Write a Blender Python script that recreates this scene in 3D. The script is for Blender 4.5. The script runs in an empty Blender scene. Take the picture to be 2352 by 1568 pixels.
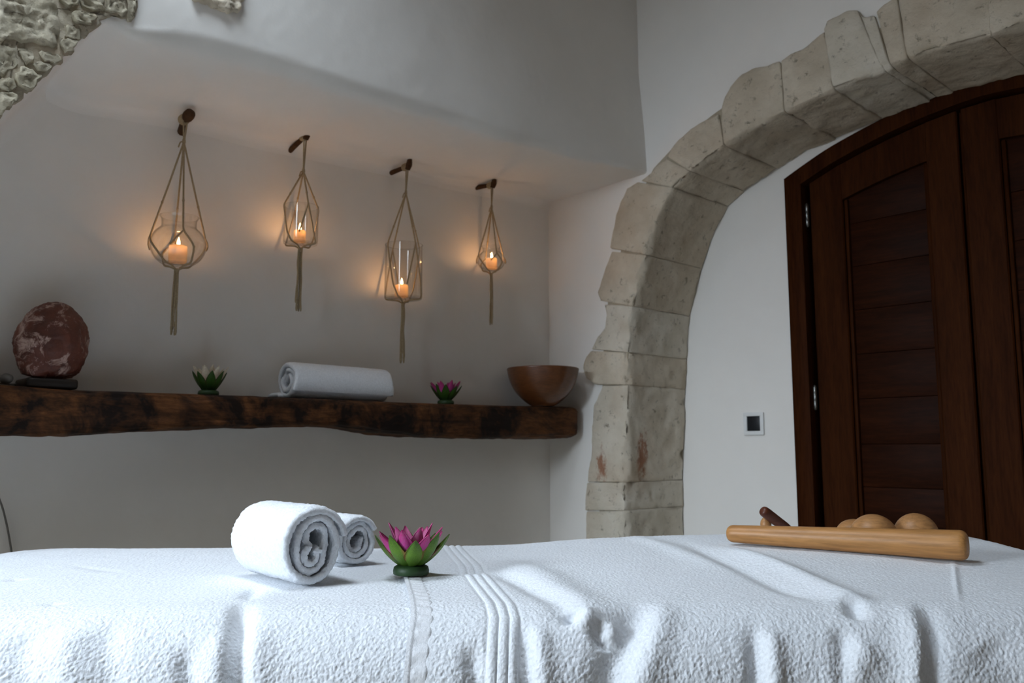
import bpy, math, random
import numpy as np
from mathutils import Vector, Matrix, noise as mnoise

# ------------------------------------------------------------------ camera, world, lights, exposure
SC = bpy.context.scene
COL = SC.collection
F = 1960.0
PITCH = math.atan(246 / 1960.0)
CAM = np.array([0.0, 0.0, 0.92])
A = math.radians(47.2)                                   # the room is turned against the camera
U = np.array([math.sin(A), math.cos(A), 0.0])            # along the niche wall, to the right
N = np.array([math.cos(A), -math.sin(A), 0.0])           # out of the niche wall, into the room
C0 = np.array([0.149, 3.39, 0.0])                        # corner of niche wall and arch wall


def room(s, v, z):
    return C0 - s * U + v * N + np.array([0, 0, z])


cam_d = bpy.data.cameras.new('camera')
cam = bpy.data.objects.new('camera', cam_d)
COL.objects.link(cam)
cam_d.sensor_width = 36.0
cam_d.lens = 36.0 * F / 2352
cam_d.clip_start = 0.02
cam.location = CAM
cam.rotation_euler = (math.pi / 2 + PITCH, 0, 0)
cam_d.dof.use_dof = True
cam_d.dof.focus_distance = 1.3
cam_d.dof.aperture_fstop = 9.0
SC.camera = cam

W = bpy.data.worlds.new('world')
SC.world = W
W.use_nodes = True
W.node_tree.nodes['Background'].inputs[0].default_value = (0.75, 0.85, 1.0, 1)
W.node_tree.nodes['Background'].inputs[1].default_value = 0.4


def area(name, s, v, z, aim, sx, sy, power, col, spread=180):
    d = bpy.data.lights.new(name, 'AREA')
    d.shape = 'RECTANGLE'
    d.size, d.size_y, d.energy, d.color = sx, sy, power, col
    d.spread = math.radians(spread)
    o = bpy.data.objects.new(name, d)
    COL.objects.link(o)
    p = Vector(room(s, v, z))
    o.location = p
    o.rotation_euler = (Vector(room(*aim)) - p).to_track_quat('-Z', 'Y').to_euler()
    return o


area('window_daylight', 5.4, 0.9, 2.6, (4.4, 0.8, 1.5), 2.0, 3.0, 1180.0, (0.76, 0.88, 1.0))
area('skylight_daylight', 2.2, 0.95, 3.19, (2.2, 0.95, 0.0), 0.8, 0.6, 19.0, (0.76, 0.88, 1.0), 120)
area('jar_reflection_lamp', 4.38, 2.0, 2.35, (0.4, 0.3, 1.4), 0.42, 1.0, 12.0, (0.80, 0.91, 1.0))  # lamp added for the jar reflections, standing in for a larger glazed door

SC.view_settings.view_transform = 'Standard'
SC.view_settings.look = 'None'
SC.view_settings.gamma = 1.0
SC.view_settings.use_curve_mapping = False
SC.view_settings.exposure = 0.0

rng = np.random.default_rng(7)
random.seed(7)


# ------------------------------------------------------------------ measuring helpers: where a sight line meets a wall or a table top
def ray(x, y):
    a = (x - 1176) / F
    b = -(y - 784) / F
    return np.array([a, math.cos(PITCH) - b * math.sin(PITCH), math.sin(PITCH) + b * math.cos(PITCH)])


def meet(x, y, p, n):
    d = ray(x, y)
    return CAM + d * (np.dot(p - CAM, n) / np.dot(d, n))


def on_z(x, y, z):
    return meet(x, y, np.array([0, 0, z]), np.array([0, 0, 1.0]))


def on_v(x, y, v):                                       # plane parallel to the niche wall -> (s, z)
    r = meet(x, y, C0 + v * N, N) - C0
    return (-r @ U, r[2])


def on_s(x, y, s):                                       # plane parallel to the arch wall -> (v, z)
    r = meet(x, y, C0 - s * U, U) - C0
    return (r @ N, r[2])


# ------------------------------------------------------------------ numpy noise
def _hash(ix, iy, iz, seed):
    h = (ix.astype(np.int64) * 374761393 + iy.astype(np.int64) * 668265263 + iz.astype(np.int64) * 2147483647 + seed * 974634777) & 0xFFFFFFFF
    h = ((h ^ (h >> 13)) * 1274126177) & 0xFFFFFFFF
    h = ((h ^ (h >> 16)) * 2246822519) & 0xFFFFFFFF
    return ((h ^ (h >> 15)) & 0xFFFFFF) / float(0xFFFFFF) * 2 - 1


def vn(x, y, z=None, seed=0):
    x = np.asarray(x, float)
    y = np.asarray(y, float)
    z = np.zeros_like(x) if z is None else np.asarray(z, float)
    ix, iy, iz = np.floor(x), np.floor(y), np.floor(z)
    fx, fy, fz = x - ix, y - iy, z - iz
    fx, fy, fz = [t * t * (3 - 2 * t) for t in (fx, fy, fz)]
    r = 0
    for dx in (0, 1):
        for dy in (0, 1):
            for dz in (0, 1):
                w = (fx if dx else 1 - fx) * (fy if dy else 1 - fy) * (fz if dz else 1 - fz)
                r = r + w * _hash(ix + dx, iy + dy, iz + dz, seed)
    return r


def fbm(x, y, z=None, seed=0, oct=4):
    r, a, f = 0, 1.0, 1.0
    for k in range(oct):
        r = r + a * vn(x * f, y * f, None if z is None else z * f, seed + k)
        a *= 0.5
        f *= 2.03
    return r


def sstep(a, b, x):
    t = np.clip((x - a) / (b - a), 0, 1)
    return t * t * (3 - 2 * t)


# ------------------------------------------------------------------ object helpers
def tag(o, label=None, cat=None, group=None, kind=None):
    if label: o['label'] = label
    if cat: o['category'] = cat
    if group: o['group'] = group
    if kind: o['kind'] = kind
    return o


def thing(name, label, cat, loc=(0, 0, 0), rotz=0.0, group=None, kind=None):
    o = bpy.data.objects.new(name, None)
    COL.objects.link(o)
    o.location = Vector(loc)
    o.rotation_euler = (0, 0, rotz)
    o.empty_display_size = 0.05
    return tag(o, label, cat, group, kind)


def obj(name, vf, mat, parent=None, smooth=True, loc=None, rot=None, sharp=None):
    v, f = vf
    me = bpy.data.meshes.new(name)
    v = np.asarray(v, float)
    me.from_pydata(v.tolist(), [], f.tolist() if isinstance(f, np.ndarray) else [list(map(int, q)) for q in f])
    me.materials.append(mat)
    if smooth:
        me.polygons.foreach_set('use_smooth', [True] * len(me.polygons))
    me.update()
    if sharp: me.set_sharp_from_angle(angle=math.radians(sharp))
    o = bpy.data.objects.new(name, me)
    COL.objects.link(o)
    if parent: o.parent = parent
    if loc is not None: o.location = Vector(loc)
    if rot is not None: o.rotation_euler = rot
    return o


def smooth_by_angle(o, deg=35):
    me = o.data
    me.polygons.foreach_set('use_smooth', [True] * len(me.polygons))
    me.set_sharp_from_angle(angle=math.radians(deg))
    return o


def merge(*vfs):
    V, Fc, n = [], [], 0
    for v, f in vfs:
        V.append(np.asarray(v, float))
        Fc += [[int(i) + n for i in q] for q in f]
        n += len(v)
    return np.vstack(V), Fc


def grid_faces(nu, nv, wrap_u=False, wrap_v=False, flip=False):
    iu = np.arange(nu if wrap_u else nu - 1)
    iv = np.arange(nv if wrap_v else nv - 1)
    a, b = np.meshgrid(iu, iv, indexing='ij')
    a2, b2 = (a + 1) % nu, (b + 1) % nv
    q = np.stack([a * nv + b, a2 * nv + b, a2 * nv + b2, a * nv + b2], -1).reshape(-1, 4)
    return q[:, ::-1] if flip else q


def tube(pts, rad, seg=8, cap=True):
    P = np.asarray(pts, float)
    n = len(P)
    rad = np.full(n, rad) if np.isscalar(rad) else np.asarray(rad, float)
    T = np.gradient(P, axis=0)
    T /= np.linalg.norm(T, axis=1)[:, None] + 1e-12
    up = np.array([0, 0, 1.0]) if abs(T[0][2]) < 0.9 else np.array([1.0, 0, 0])
    a = np.cross(up, T[0]); a /= np.linalg.norm(a)
    V = []
    for i in range(n):
        a = a - T[i] * (a @ T[i]); a /= np.linalg.norm(a) + 1e-12
        b = np.cross(T[i], a)
        for k in range(seg):
            t = 2 * math.pi * k / seg
            V.append(P[i] + rad[i] * (math.cos(t) * a + math.sin(t) * b))
    Fc = grid_faces(n, seg, wrap_v=True).tolist()
    if cap:
        V += [P[0], P[-1]]
        c0, c1 = n * seg, n * seg + 1
        for k in range(seg):
            k2 = (k + 1) % seg
            Fc += [[c0, k, k2], [c1, (n - 1) * seg + k2, (n - 1) * seg + k]]
    return np.array(V), Fc


def spline(pts, n=30):
    P = np.asarray(pts, float)
    if len(P) < 3:
        t = np.linspace(0, 1, n)[:, None]
        return P[0] * (1 - t) + P[-1] * t
    Q = np.vstack([2 * P[0] - P[1], P, 2 * P[-1] - P[-2]])
    out = []
    m = len(P) - 1
    for k in range(n):
        u = k / (n - 1) * m
        i = min(int(u), m - 1)
        t = u - i
        p0, p1, p2, p3 = Q[i], Q[i + 1], Q[i + 2], Q[i + 3]
        out.append(0.5 * (2 * p1 + (p2 - p0) * t + (2 * p0 - 5 * p1 + 4 * p2 - p3) * t * t + (3 * p1 - p0 - 3 * p2 + p3) * t ** 3))
    return np.array(out)


def taut(pts, n=40, smooth=2):
    """A cord pulled straight between its points, bending only where it passes over something."""
    P = np.asarray(pts, float)
    d = np.concatenate([[0], np.cumsum(np.linalg.norm(np.diff(P, axis=0), axis=1))]); t = np.linspace(0, d[-1], n)
    Q = np.stack([np.interp(t, d, P[:, i]) for i in range(3)], 1)
    for _ in range(smooth): Q[1:-1] = (Q[:-2] + 2 * Q[1:-1] + Q[2:]) / 4
    return Q


def lathe(prof, seg=48):
    prof = np.asarray(prof, float)
    V = []
    for r, z in prof:
        for k in range(seg):
            t = 2 * math.pi * k / seg
            V.append((r * math.cos(t), r * math.sin(t), z))
    return np.array(V), grid_faces(len(prof), seg, wrap_v=True, flip=True).tolist()


def rbox(size, r=0.004, n=(4, 4, 4), amp=0.0, freq=30.0, seed=0, fine=0.0):
    """A box of 'size' centred on the origin with rounded edges and (optional) rough faces."""
    L = np.asarray(size, float) / 2
    V, Fc, key = [], [], {}
    n = tuple(k + 2 for k in n)
    axis_pos = [np.concatenate([[-L[k]], np.linspace(-L[k] + r, L[k] - r, n[k] - 1), [L[k]]]) for k in range(3)]

    def vert(p):
        k = tuple(np.round(p, 6))
        if k not in key:
            key[k] = len(V)
            V.append(p)
        return key[k]
    for ax in range(3):
        b, c = (ax + 1) % 3, (ax + 2) % 3
        for sg in (-1, 1):
            idx = {}
            for i in range(n[b] + 1):
                for j in range(n[c] + 1):
                    p = np.zeros(3)
                    p[ax] = sg * L[ax]
                    p[b] = axis_pos[b][i]
                    p[c] = axis_pos[c][j]
                    idx[i, j] = vert(p)
            for i in range(n[b]):
                for j in range(n[c]):
                    q = [idx[i, j], idx[i + 1, j], idx[i + 1, j + 1], idx[i, j + 1]]
                    Fc.append(q if sg > 0 else q[::-1])
    P = np.array(V)
    core = np.clip(P, -(L - r), L - r)
    d = P - core
    l = np.linalg.norm(d, axis=1)[:, None]
    nn = d / np.maximum(l, 1e-9)
    P = core + nn * np.minimum(r, np.maximum(l, 0) + (l > 1e-9) * r)
    return P, Fc, nn


def box(c, size, r=0.003, n=(2, 2, 2)):
    P, Fc, _ = rbox(size, min(r, min(size) * 0.45), tuple(max(1, k - 2) for k in n))
    return P + np.asarray(c, float), Fc


def add_box(bmv, *a, **k):
    bmv.append(box(*a, **k))


# ------------------------------------------------------------------ materials
class NT:
    def __init__(self, name):
        self.m = bpy.data.materials.new(name)
        self.m.use_nodes = True
        self.t = self.m.node_tree
        self.b = self.t.nodes['Principled BSDF']
        self.out = self.t.nodes['Material Output']

    def n(self, typ, **kw):
        nd = self.t.nodes.new(typ)
        for k, v in kw.items():
            if k in nd.inputs: nd.inputs[k].default_value = v
            else: setattr(nd, k, v)
        return nd

    def l(self, a, b): self.t.links.new(a, b)

    def coords(self, stretch=(1, 1, 1), kind='Object', rot=(0, 0, 0)):
        tc = self.n('ShaderNodeTexCoord')
        mp = self.n('ShaderNodeMapping')
        mp.inputs['Scale'].default_value = stretch
        mp.inputs['Rotation'].default_value = rot
        self.l(tc.outputs[kind], mp.inputs[0])
        return mp.outputs[0]

    def noise(self, co, scale, detail=6, rough=0.6, dist=0.0):
        nd = self.n('ShaderNodeTexNoise')
        nd.inputs['Scale'].default_value = scale
        nd.inputs['Detail'].default_value = detail
        nd.inputs['Roughness'].default_value = rough
        nd.inputs['Distortion'].default_value = dist
        self.l(co, nd.inputs['Vector'])
        return nd.outputs['Fac']

    def ramp(self, fac, stops):
        nd = self.n('ShaderNodeValToRGB')
        e = nd.color_ramp.elements
        while len(e) < len(stops): e.new(0.5)
        for k, (p, c) in enumerate(stops):
            e[k].position = p
            e[k].color = (*c, 1) if len(c) == 3 else c
        self.l(fac, nd.inputs[0])
        return nd.outputs[0]

    def mix(self, fac, a, b, mode='MIX'):
        nd = self.n('ShaderNodeMix', data_type='RGBA', blend_type=mode)
        for s, v in ((nd.inputs[0], fac), (nd.inputs[6], a), (nd.inputs[7], b)):
            if hasattr(v, 'is_output'): self.l(v, s)
            else: s.default_value = v if isinstance(v, (int, float)) else ((*v, 1) if len(v) == 3 else v)
        return nd.outputs[2]

    def bump(self, h, strength, dist, prev=None):
        nd = self.n('ShaderNodeBump')
        nd.inputs['Strength'].default_value = strength
        nd.inputs['Distance'].default_value = dist
        self.l(h, nd.inputs['Height'])
        if prev is not None: self.l(prev, nd.inputs['Normal'])
        self.l(nd.outputs[0], self.b.inputs['Normal'])
        return nd.outputs[0]

    def color(self, c):
        if hasattr(c, 'is_output'): self.l(c, self.b.inputs['Base Color'])
        else: self.b.inputs['Base Color'].default_value = (*c, 1)

    def done(self, rough=0.8, spec=0.3, **kw):
        self.b.inputs['Roughness'].default_value = rough
        self.b.inputs['Specular IOR Level'].default_value = spec
        for k, v in kw.items(): self.b.inputs[k].default_value = v
        return self.m


def m_plain(name, c, rough=0.6, spec=0.4, **kw):
    t = NT(name); t.color(c)
    co = t.coords(); t.bump(t.noise(co, 220), 0.08, 0.001)
    return t.done(rough, spec, **kw)


def m_plaster(name, c=(0.88, 0.85, 0.81)):
    t = NT(name)
    co = t.coords()
    a = t.noise(co, 1.6, 5)
    b = t.noise(co, 9.0, 6)
    base = t.mix(t.ramp(a, [(0.3, (0, 0, 0)), (0.7, (1, 1, 1))]), tuple(x * 0.95 for x in c), tuple(min(1, x * 1.03) for x in c))
    base = t.mix(t.ramp(b, [(0.35, (0.25, 0.25, 0.25)), (0.75, (0, 0, 0))]), base, tuple(x * 0.93 for x in c))
    t.color(base)
    n1 = t.bump(t.noise(co, 4.0, 3), 0.25, 0.03)
    t.bump(t.noise(co, 60, 5), 0.12, 0.004, n1)
    return t.done(0.92, 0.15)


def m_stone(name, c1, c2, dark=(0.16, 0.13, 0.09), red=None, scale=1.0):
    t = NT(name)
    co = t.coords()
    a = t.noise(co, 7 * scale, 8, 0.65)
    base = t.mix(t.ramp(a, [(0.32, (0, 0, 0)), (0.68, (1, 1, 1))]), c1, c2)
    pit = t.noise(co, 38 * scale, 6, 0.7, 0.4)
    base = t.mix(t.ramp(pit, [(0.29, (0.85, 0.85, 0.85)), (0.42, (0, 0, 0))]), base, dark)
    warm = t.noise(co, 3.2 * scale, 4)
    base = t.mix(t.ramp(warm, [(0.5, (0, 0, 0)), (0.72, (0.5, 0.5, 0.5))]), base, (0.50, 0.37, 0.25))
    if red:
        for (cx, cy, cz, sx, sy, sz) in red:
            tc = t.n('ShaderNodeTexCoord')
            mp = t.n('ShaderNodeMapping', vector_type='TEXTURE')
            mp.inputs['Location'].default_value = (cx, cy, cz)
            mp.inputs['Scale'].default_value = (sx, sy, sz)
            t.l(tc.outputs['Object'], mp.inputs[0])
            ln = t.n('ShaderNodeVectorMath', operation='LENGTH')
            t.l(mp.outputs[0], ln.inputs[0])
            nz = t.n('ShaderNodeMath', operation='MULTIPLY_ADD')
            nz.inputs[1].default_value = 2.2
            t.l(t.noise(t.coords((1, 1, 0.5)), 62, 8, 0.78), nz.inputs[0])
            t.l(ln.outputs['Value'], nz.inputs[2])
            fac = t.ramp(nz.outputs[0], [(0.0, (0.95, 0.95, 0.95)), (0.99, (0.9, 0.9, 0.9)), (1.0, (0, 0, 0))])
            dv = t.n('ShaderNodeMath', operation='MULTIPLY'); dv.inputs[1].default_value = 0.5
            t.l(nz.outputs[0], dv.inputs[0])
            fac = t.ramp(dv.outputs[0], [(0.0, (0.9, 0.9, 0.9)), (0.70, (0.8, 0.8, 0.8)), (0.88, (0, 0, 0))])
            base = t.mix(fac, base, t.mix(t.noise(co, 50, 4), (0.22, 0.055, 0.02), (0.42, 0.17, 0.08)))
    t.color(base)
    n1 = t.bump(t.noise(co, 18 * scale, 9, 0.72), 0.7, 0.014)
    t.bump(pit, 0.35, 0.006, n1)
    return t.done(0.95, 0.1)


def m_wood(name, c1, c2, grain=(1, 1, 1), scale=8, rough=0.5, spec=0.35, dark=None, bump=0.25, kind='Object', clear=0.0):
    """grain: small factor on the axis the grain runs along."""
    t = NT(name)
    co = t.coords(grain, kind)
    a = t.noise(co, scale, 8, 0.65, 0.6)
    fine = t.noise(co, scale * 7, 5, 0.7)
    base = t.mix(t.ramp(a, [(0.3, (0, 0, 0)), (0.7, (1, 1, 1))]), c1, c2)
    base = t.mix(t.ramp(fine, [(0.35, (0.5, 0.5, 0.5)), (0.6, (0, 0, 0))]), base, tuple(x * 0.45 for x in c1))
    if dark:
        dk = t.noise(t.coords((1, 1, 1), kind), dark[1], 5, 0.7, 0.5)
        base = t.mix(t.ramp(dk, [(0.42, (0.95, 0.95, 0.95)), (0.58, (0, 0, 0))]), base, dark[0])
    t.color(base)
    n1 = t.bump(a, bump, 0.004)
    t.bump(fine, bump, 0.0015, n1)
    return t.done(rough, spec, **({'Coat Weight': clear, 'Coat Roughness': 0.25} if clear else {}))


def m_terry(name, c=(0.85, 0.875, 0.915)):
    t = NT(name)
    co = t.coords()
    a = t.noise(co, 260, 4, 0.6)
    t.color(t.mix(t.ramp(a, [(0.3, (0, 0, 0)), (0.65, (1, 1, 1))]), tuple(x * 0.84 for x in c), c))
    n1 = t.bump(a, 0.5, 0.0022)
    t.bump(t.noise(co, 700, 3), 0.35, 0.001, n1)
    return t.done(0.95, 0.08, **{'Sheen Weight': 0.15, 'Sheen Roughness': 0.6})


def m_glass(name):
    """Thin-walled glass: clear face on, darker and mirror-like where it is seen edge on."""
    t = NT(name)
    t.t.nodes.remove(t.b)
    lw = t.n('ShaderNodeLayerWeight'); lw.inputs['Blend'].default_value = 0.5
    tr = t.n('ShaderNodeBsdfTransparent')
    t.l(t.ramp(lw.outputs['Facing'], [(0.0, (0.99, 0.99, 0.985)), (0.6, (0.965, 0.965, 0.955)), (0.85, (0.80, 0.80, 0.78)), (1.0, (0.26, 0.25, 0.23))]), tr.inputs[0])
    gl = t.n('ShaderNodeBsdfGlossy'); gl.inputs['Roughness'].default_value = 0.03
    lf = t.n('ShaderNodeLayerWeight'); lf.inputs['Blend'].default_value = 0.5
    fr = t.ramp(lf.outputs['Facing'], [(0.0, (0.06, 0.06, 0.06)), (0.5, (0.08, 0.08, 0.08)), (0.8, (0.2, 0.2, 0.2)), (1.0, (0.55, 0.55, 0.55))])
    mx = t.n('ShaderNodeMixShader')
    t.l(fr, mx.inputs[0]); t.l(tr.outputs[0], mx.inputs[1]); t.l(gl.outputs[0], mx.inputs[2])
    t.l(mx.outputs[0], t.out.inputs[0])
    return t.m


def m_flame(name):
    t = NT(name)
    t.t.nodes.remove(t.b)
    em = t.n('ShaderNodeEmission'); em.inputs[1].default_value = 9.0
    em.inputs[0].default_value = (1.0, 0.62, 0.26, 1)
    tr = t.n('ShaderNodeBsdfTransparent')
    ad = t.n('ShaderNodeAddShader')
    t.l(em.outputs[0], ad.inputs[0]); t.l(tr.outputs[0], ad.inputs[1]); t.l(ad.outputs[0], t.out.inputs[0])
    return t.m


def m_petal(name, base, mid, tip, edge):
    """Colour runs from base to tip (Generated z) with a tinted rim (Generated x)."""
    t = NT(name)
    tc = t.n('ShaderNodeTexCoord')
    sp = t.n('ShaderNodeSeparateXYZ')
    t.l(tc.outputs['Generated'], sp.inputs[0])
    c = t.ramp(sp.outputs[2], [(0.05, base), (0.5, mid), (0.95, tip)])
    sb = t.n('ShaderNodeMath', operation='SUBTRACT'); sb.inputs[1].default_value = 0.5
    t.l(sp.outputs[0], sb.inputs[0])
    ab = t.n('ShaderNodeMath', operation='ABSOLUTE'); t.l(sb.outputs[0], ab.inputs[0])
    c = t.mix(t.ramp(ab.outputs[0], [(0.34, (0, 0, 0)), (0.49, (0.85, 0.85, 0.85))]), c, edge)
    st = t.noise(t.coords((90, 90, 6), 'Object'), 8, 3)
    c = t.mix(t.ramp(st, [(0.4, (0.35, 0.35, 0.35)), (0.6, (0, 0, 0))]), c, tuple(x * 0.5 for x in base))
    t.color(c)
    t.bump(st, 0.3, 0.001)
    return t.done(0.45, 0.4, **{'Subsurface Weight': 0.08, 'Subsurface Radius': (0.004, 0.002, 0.002)})


M = {}
M['plaster'] = m_plaster('white_lime_plaster')
M['plaster_top'] = M['plaster']
M['floor'] = m_stone('floor_stone', (0.62, 0.57, 0.49), (0.70, 0.65, 0.57))
M['dim'] = m_stone('bare_wall_stone', (0.26, 0.20, 0.15), (0.34, 0.27, 0.21))  # toned dark to cut bounce light; these walls and ceiling are unseen
M['stone'] = m_stone('limestone', (0.54, 0.46, 0.35), (0.72, 0.64, 0.52))
M['mortar'] = m_stone('lime_mortar', (0.46, 0.40, 0.30), (0.56, 0.49, 0.38), scale=2)
M['rubble'] = m_stone('weathered_rubble', (0.33, 0.29, 0.205), (0.56, 0.50, 0.39), dark=(0.09, 0.07, 0.04), scale=1.6)
M['door'] = m_wood('dark_mahogany', (0.028, 0.0072, 0.0016), (0.060, 0.0175, 0.0045), (1, 1, 0.08), 26, 0.55, 0.03, bump=0.12)
M['door_plank'] = m_wood('dark_mahogany_crosswise', (0.016, 0.0040, 0.0012), (0.040, 0.0105, 0.0032), (0.10, 1, 1), 26, 0.5, 0.05, bump=0.12)
M['beam'] = m_wood('old_oak_beam', (0.032, 0.012, 0.004), (0.24, 0.092, 0.030), (0.16, 1, 1), 26, 0.65, 0.2, dark=((0.007, 0.004, 0.003), 6.0), bump=0.9)
M['bowl'] = m_wood('turned_bowl_wood', (0.105, 0.034, 0.010), (0.20, 0.070, 0.022), (1, 1, 5), 7, 0.33, 0.5, bump=0.05, clear=0.3)
M['beech'] = m_wood('light_beech', (0.44, 0.195, 0.058), (0.56, 0.275, 0.092), (0.07, 1, 1), 26, 0.42, 0.4, bump=0.05)
M['beech_round'] = m_wood('turned_beech', (0.40, 0.185, 0.065), (0.52, 0.26, 0.10), (1.4, 0.5, 3), 12, 0.42, 0.4, bump=0.05)
M['rosewood'] = m_wood('dark_red_handle_wood', (0.085, 0.020, 0.009), (0.16, 0.045, 0.018), (0.1, 1, 1), 30, 0.4, 0.4, bump=0.05)
M['peg'] = m_wood('dark_peg_wood', (0.050, 0.022, 0.009), (0.12, 0.055, 0.022), (0.3, 1, 1), 40, 0.7, 0.2, bump=0.3)
M['terry'] = m_terry('white_terry')
M['hem'] = m_terry('flat_woven_white', (0.82, 0.83, 0.86))
M['rope'] = m_wood('jute_cord', (0.42, 0.32, 0.19), (0.62, 0.50, 0.33), (1, 1, 1), 300, 0.9, 0.1, bump=0.5)
M['glass'] = m_glass('clear_jar_glass')
M['flame'] = m_flame('candle_flame')
t = NT('ivory_wax')
t.t.nodes.remove(t.b)
df = t.n('ShaderNodeBsdfDiffuse'); df.inputs[0].default_value = (0.90, 0.78, 0.60, 1)
tl = t.n('ShaderNodeBsdfTranslucent'); tl.inputs[0].default_value = (0.95, 0.80, 0.60, 1)
mx = t.n('ShaderNodeMixShader'); mx.inputs[0].default_value = 0.5
t.l(df.outputs[0], mx.inputs[1]); t.l(tl.outputs[0], mx.inputs[2]); t.l(mx.outputs[0], t.out.inputs[0])
M['wax'] = t.m
M['wick'] = m_plain('black_wick', (0.02, 0.015, 0.01), 0.9)
M['plastic'] = m_plain('white_plastic', (0.78, 0.78, 0.77), 0.35)
M['screen'] = m_plain('black_glass_screen', (0.012, 0.013, 0.015), 0.35, 0.3)
M['steel'] = m_plain('brushed_steel', (0.30, 0.30, 0.29), 0.4, 0.5, Metallic=1.0)
M['vinyl'] = m_plain('cream_vinyl', (0.6, 0.56, 0.5), 0.5)
M['cable'] = m_plain('grey_cable', (0.16, 0.15, 0.135), 0.6)
M['base'] = m_wood('black_lamp_base', (0.012, 0.008, 0.006), (0.03, 0.02, 0.014), (0.2, 1, 1), 20, 0.5)
M['green_base'] = m_plain('dark_green_base', (0.022, 0.055, 0.016), 0.5)

# ------------------------------------------------------------------ the room; structure meshes live in the frame x = out of the niche wall, y = along it, z = up
RZ = -A


def struct(name, vf, mat, label, cat, smooth=True, parent=None):
    o = obj(name, vf, mat, parent, smooth, None if parent else C0, None if parent else (0, 0, RZ))
    if not parent: tag(o, label, cat, kind='structure')
    return o


def slab(v0, v1, s0, s1, z0, z1):
    return box(((v0 + v1) / 2, -(s0 + s1) / 2, (z0 + z1) / 2), (abs(v1 - v0), abs(s1 - s0), abs(z1 - z0)), 0.002, (1, 1, 1))


ZT, SL, VR = 3.2, 4.4, 4.2                              # ceiling height, left wall, rear wall
V1 = 0.475                                               # depth of the niche
struct('floor', slab(-0.1, VR + 0.1, -0.6, SL + 0.1, -0.12, 0.0), M['floor'], 'pale stone floor beneath the massage table', 'floor', False)
kv0, kv1, ks0, ks1 = 0.63, 1.27, 1.78, 2.62               # opening of the skylight
struct('ceiling', merge(slab(-0.1, kv0, -0.6, SL + 0.1, ZT, ZT + 0.12), slab(kv1, VR + 0.1, -0.6, SL + 0.1, ZT, ZT + 0.12),
                        slab(kv0, kv1, -0.6, ks0, ZT, ZT + 0.12), slab(kv0, kv1, ks1, SL + 0.1, ZT, ZT + 0.12)), M['dim'],
       'bare stone ceiling with a skylight opening', 'ceiling', False)
struct('wall_rear', slab(VR, VR + 0.12, -0.1, SL + 0.1, 0, ZT), M['dim'], 'bare stone wall facing the niche', 'wall', False)
# left wall with its window opening
wv0, wv1, wz0, wz1 = 0.48, 1.16, 0.65, 1.92
struct('wall_left', merge(slab(V1 - 0.1, wv0, SL, SL + 0.12, 0, ZT), slab(wv1, VR, SL, SL + 0.12, 0, ZT),
                          slab(wv0, wv1, SL, SL + 0.12, 0, wz0), slab(wv0, wv1, SL, SL + 0.12, wz1, ZT)), M['dim'],
       'bare stone wall with the window opening, left of the niche', 'wall', False)

# niche wall: back of the niche, its soffit with a rounded lip, and the wall face above it
edge = [on_v(x, y, V1) for x, y in ((1490, 410), (1320, 360), (1150, 311), (975, 262), (800, 215), (680, 176), (560, 141), (440, 113), (330, 88), (265, 58), (235, 45), (205, 68), (165, 110), (100, 170), (50, 218), (0, 265))]
edge[0] = (-0.02, edge[0][1])
edge += [(2.16, 1.40), (2.30, 1.20), (2.42, 0.98), (2.50, 0.7), (2.53, 0.35), (2.54, -0.01)]
E2 = spline(edge, 150)
E2 = np.vstack([E2[:1], (E2[:-2] + 2 * E2[1:-1] + E2[2:]) / 4, E2[-1:]])
Tn = np.gradient(E2, axis=0); Tn /= np.linalg.norm(Tn, axis=1)[:, None]
Nn = np.stack([-Tn[:, 1], Tn[:, 0]], 1)                  # left normal of travel: up over the soffit, then left
Nn = np.where((Nn @ np.array([0.6, 0.8]))[:, None] < 0, -Nn, Nn)
for _ in range(10):
    Nn[1:-1] = (Nn[:-2] + Nn[1:-1] + Nn[2:]) / 3
Nn /= np.linalg.norm(Nn, axis=1)[:, None]
arc = np.concatenate([[0], np.cumsum(np.linalg.norm(np.diff(E2, axis=0), axis=1))]); arc /= arc[-1]
per = np.array([0, SL + 0.02, SL + 0.02 + ZT])
pos = arc * per[2]
outer = np.stack([np.minimum(pos, per[1]), np.where(pos > per[1], ZT - (pos - per[1]), ZT)], 1)
outer[0] = (-0.02, ZT); outer[-1] = (SL + 0.02, -0.01)
rf = 0.035
k_turn = int(np.argmin(np.hypot(E2[:, 0] - edge[10][0], E2[:, 1] - edge[10][1])))


def rl0(k):                                              # lip radius: tight by the arch wall, broad along the soffit, none under the rough stone
    s_ = E2[k, 0]
    if k >= k_turn - 1: return 0.006
    return float(np.interp(s_, [0.0, 0.3, 1.2, 1.7, 1.86], [0.012, 0.03, 0.05, 0.045, 0.012]))


def secs(rl):
    sec = []
    for t in np.linspace(0, math.pi / 2, 5): sec.append((rf - rf * math.cos(t), -rf * (1 - math.sin(t))))
    for t in np.linspace(0.12, 0.8, 6): sec.append((rf + (V1 - rl - rf) * t, 0.0))
    for t in np.linspace(0, math.pi / 2, 9): sec.append((V1 - rl + rl * math.sin(t), rl * (1 - math.cos(t))))
    return sec


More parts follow.
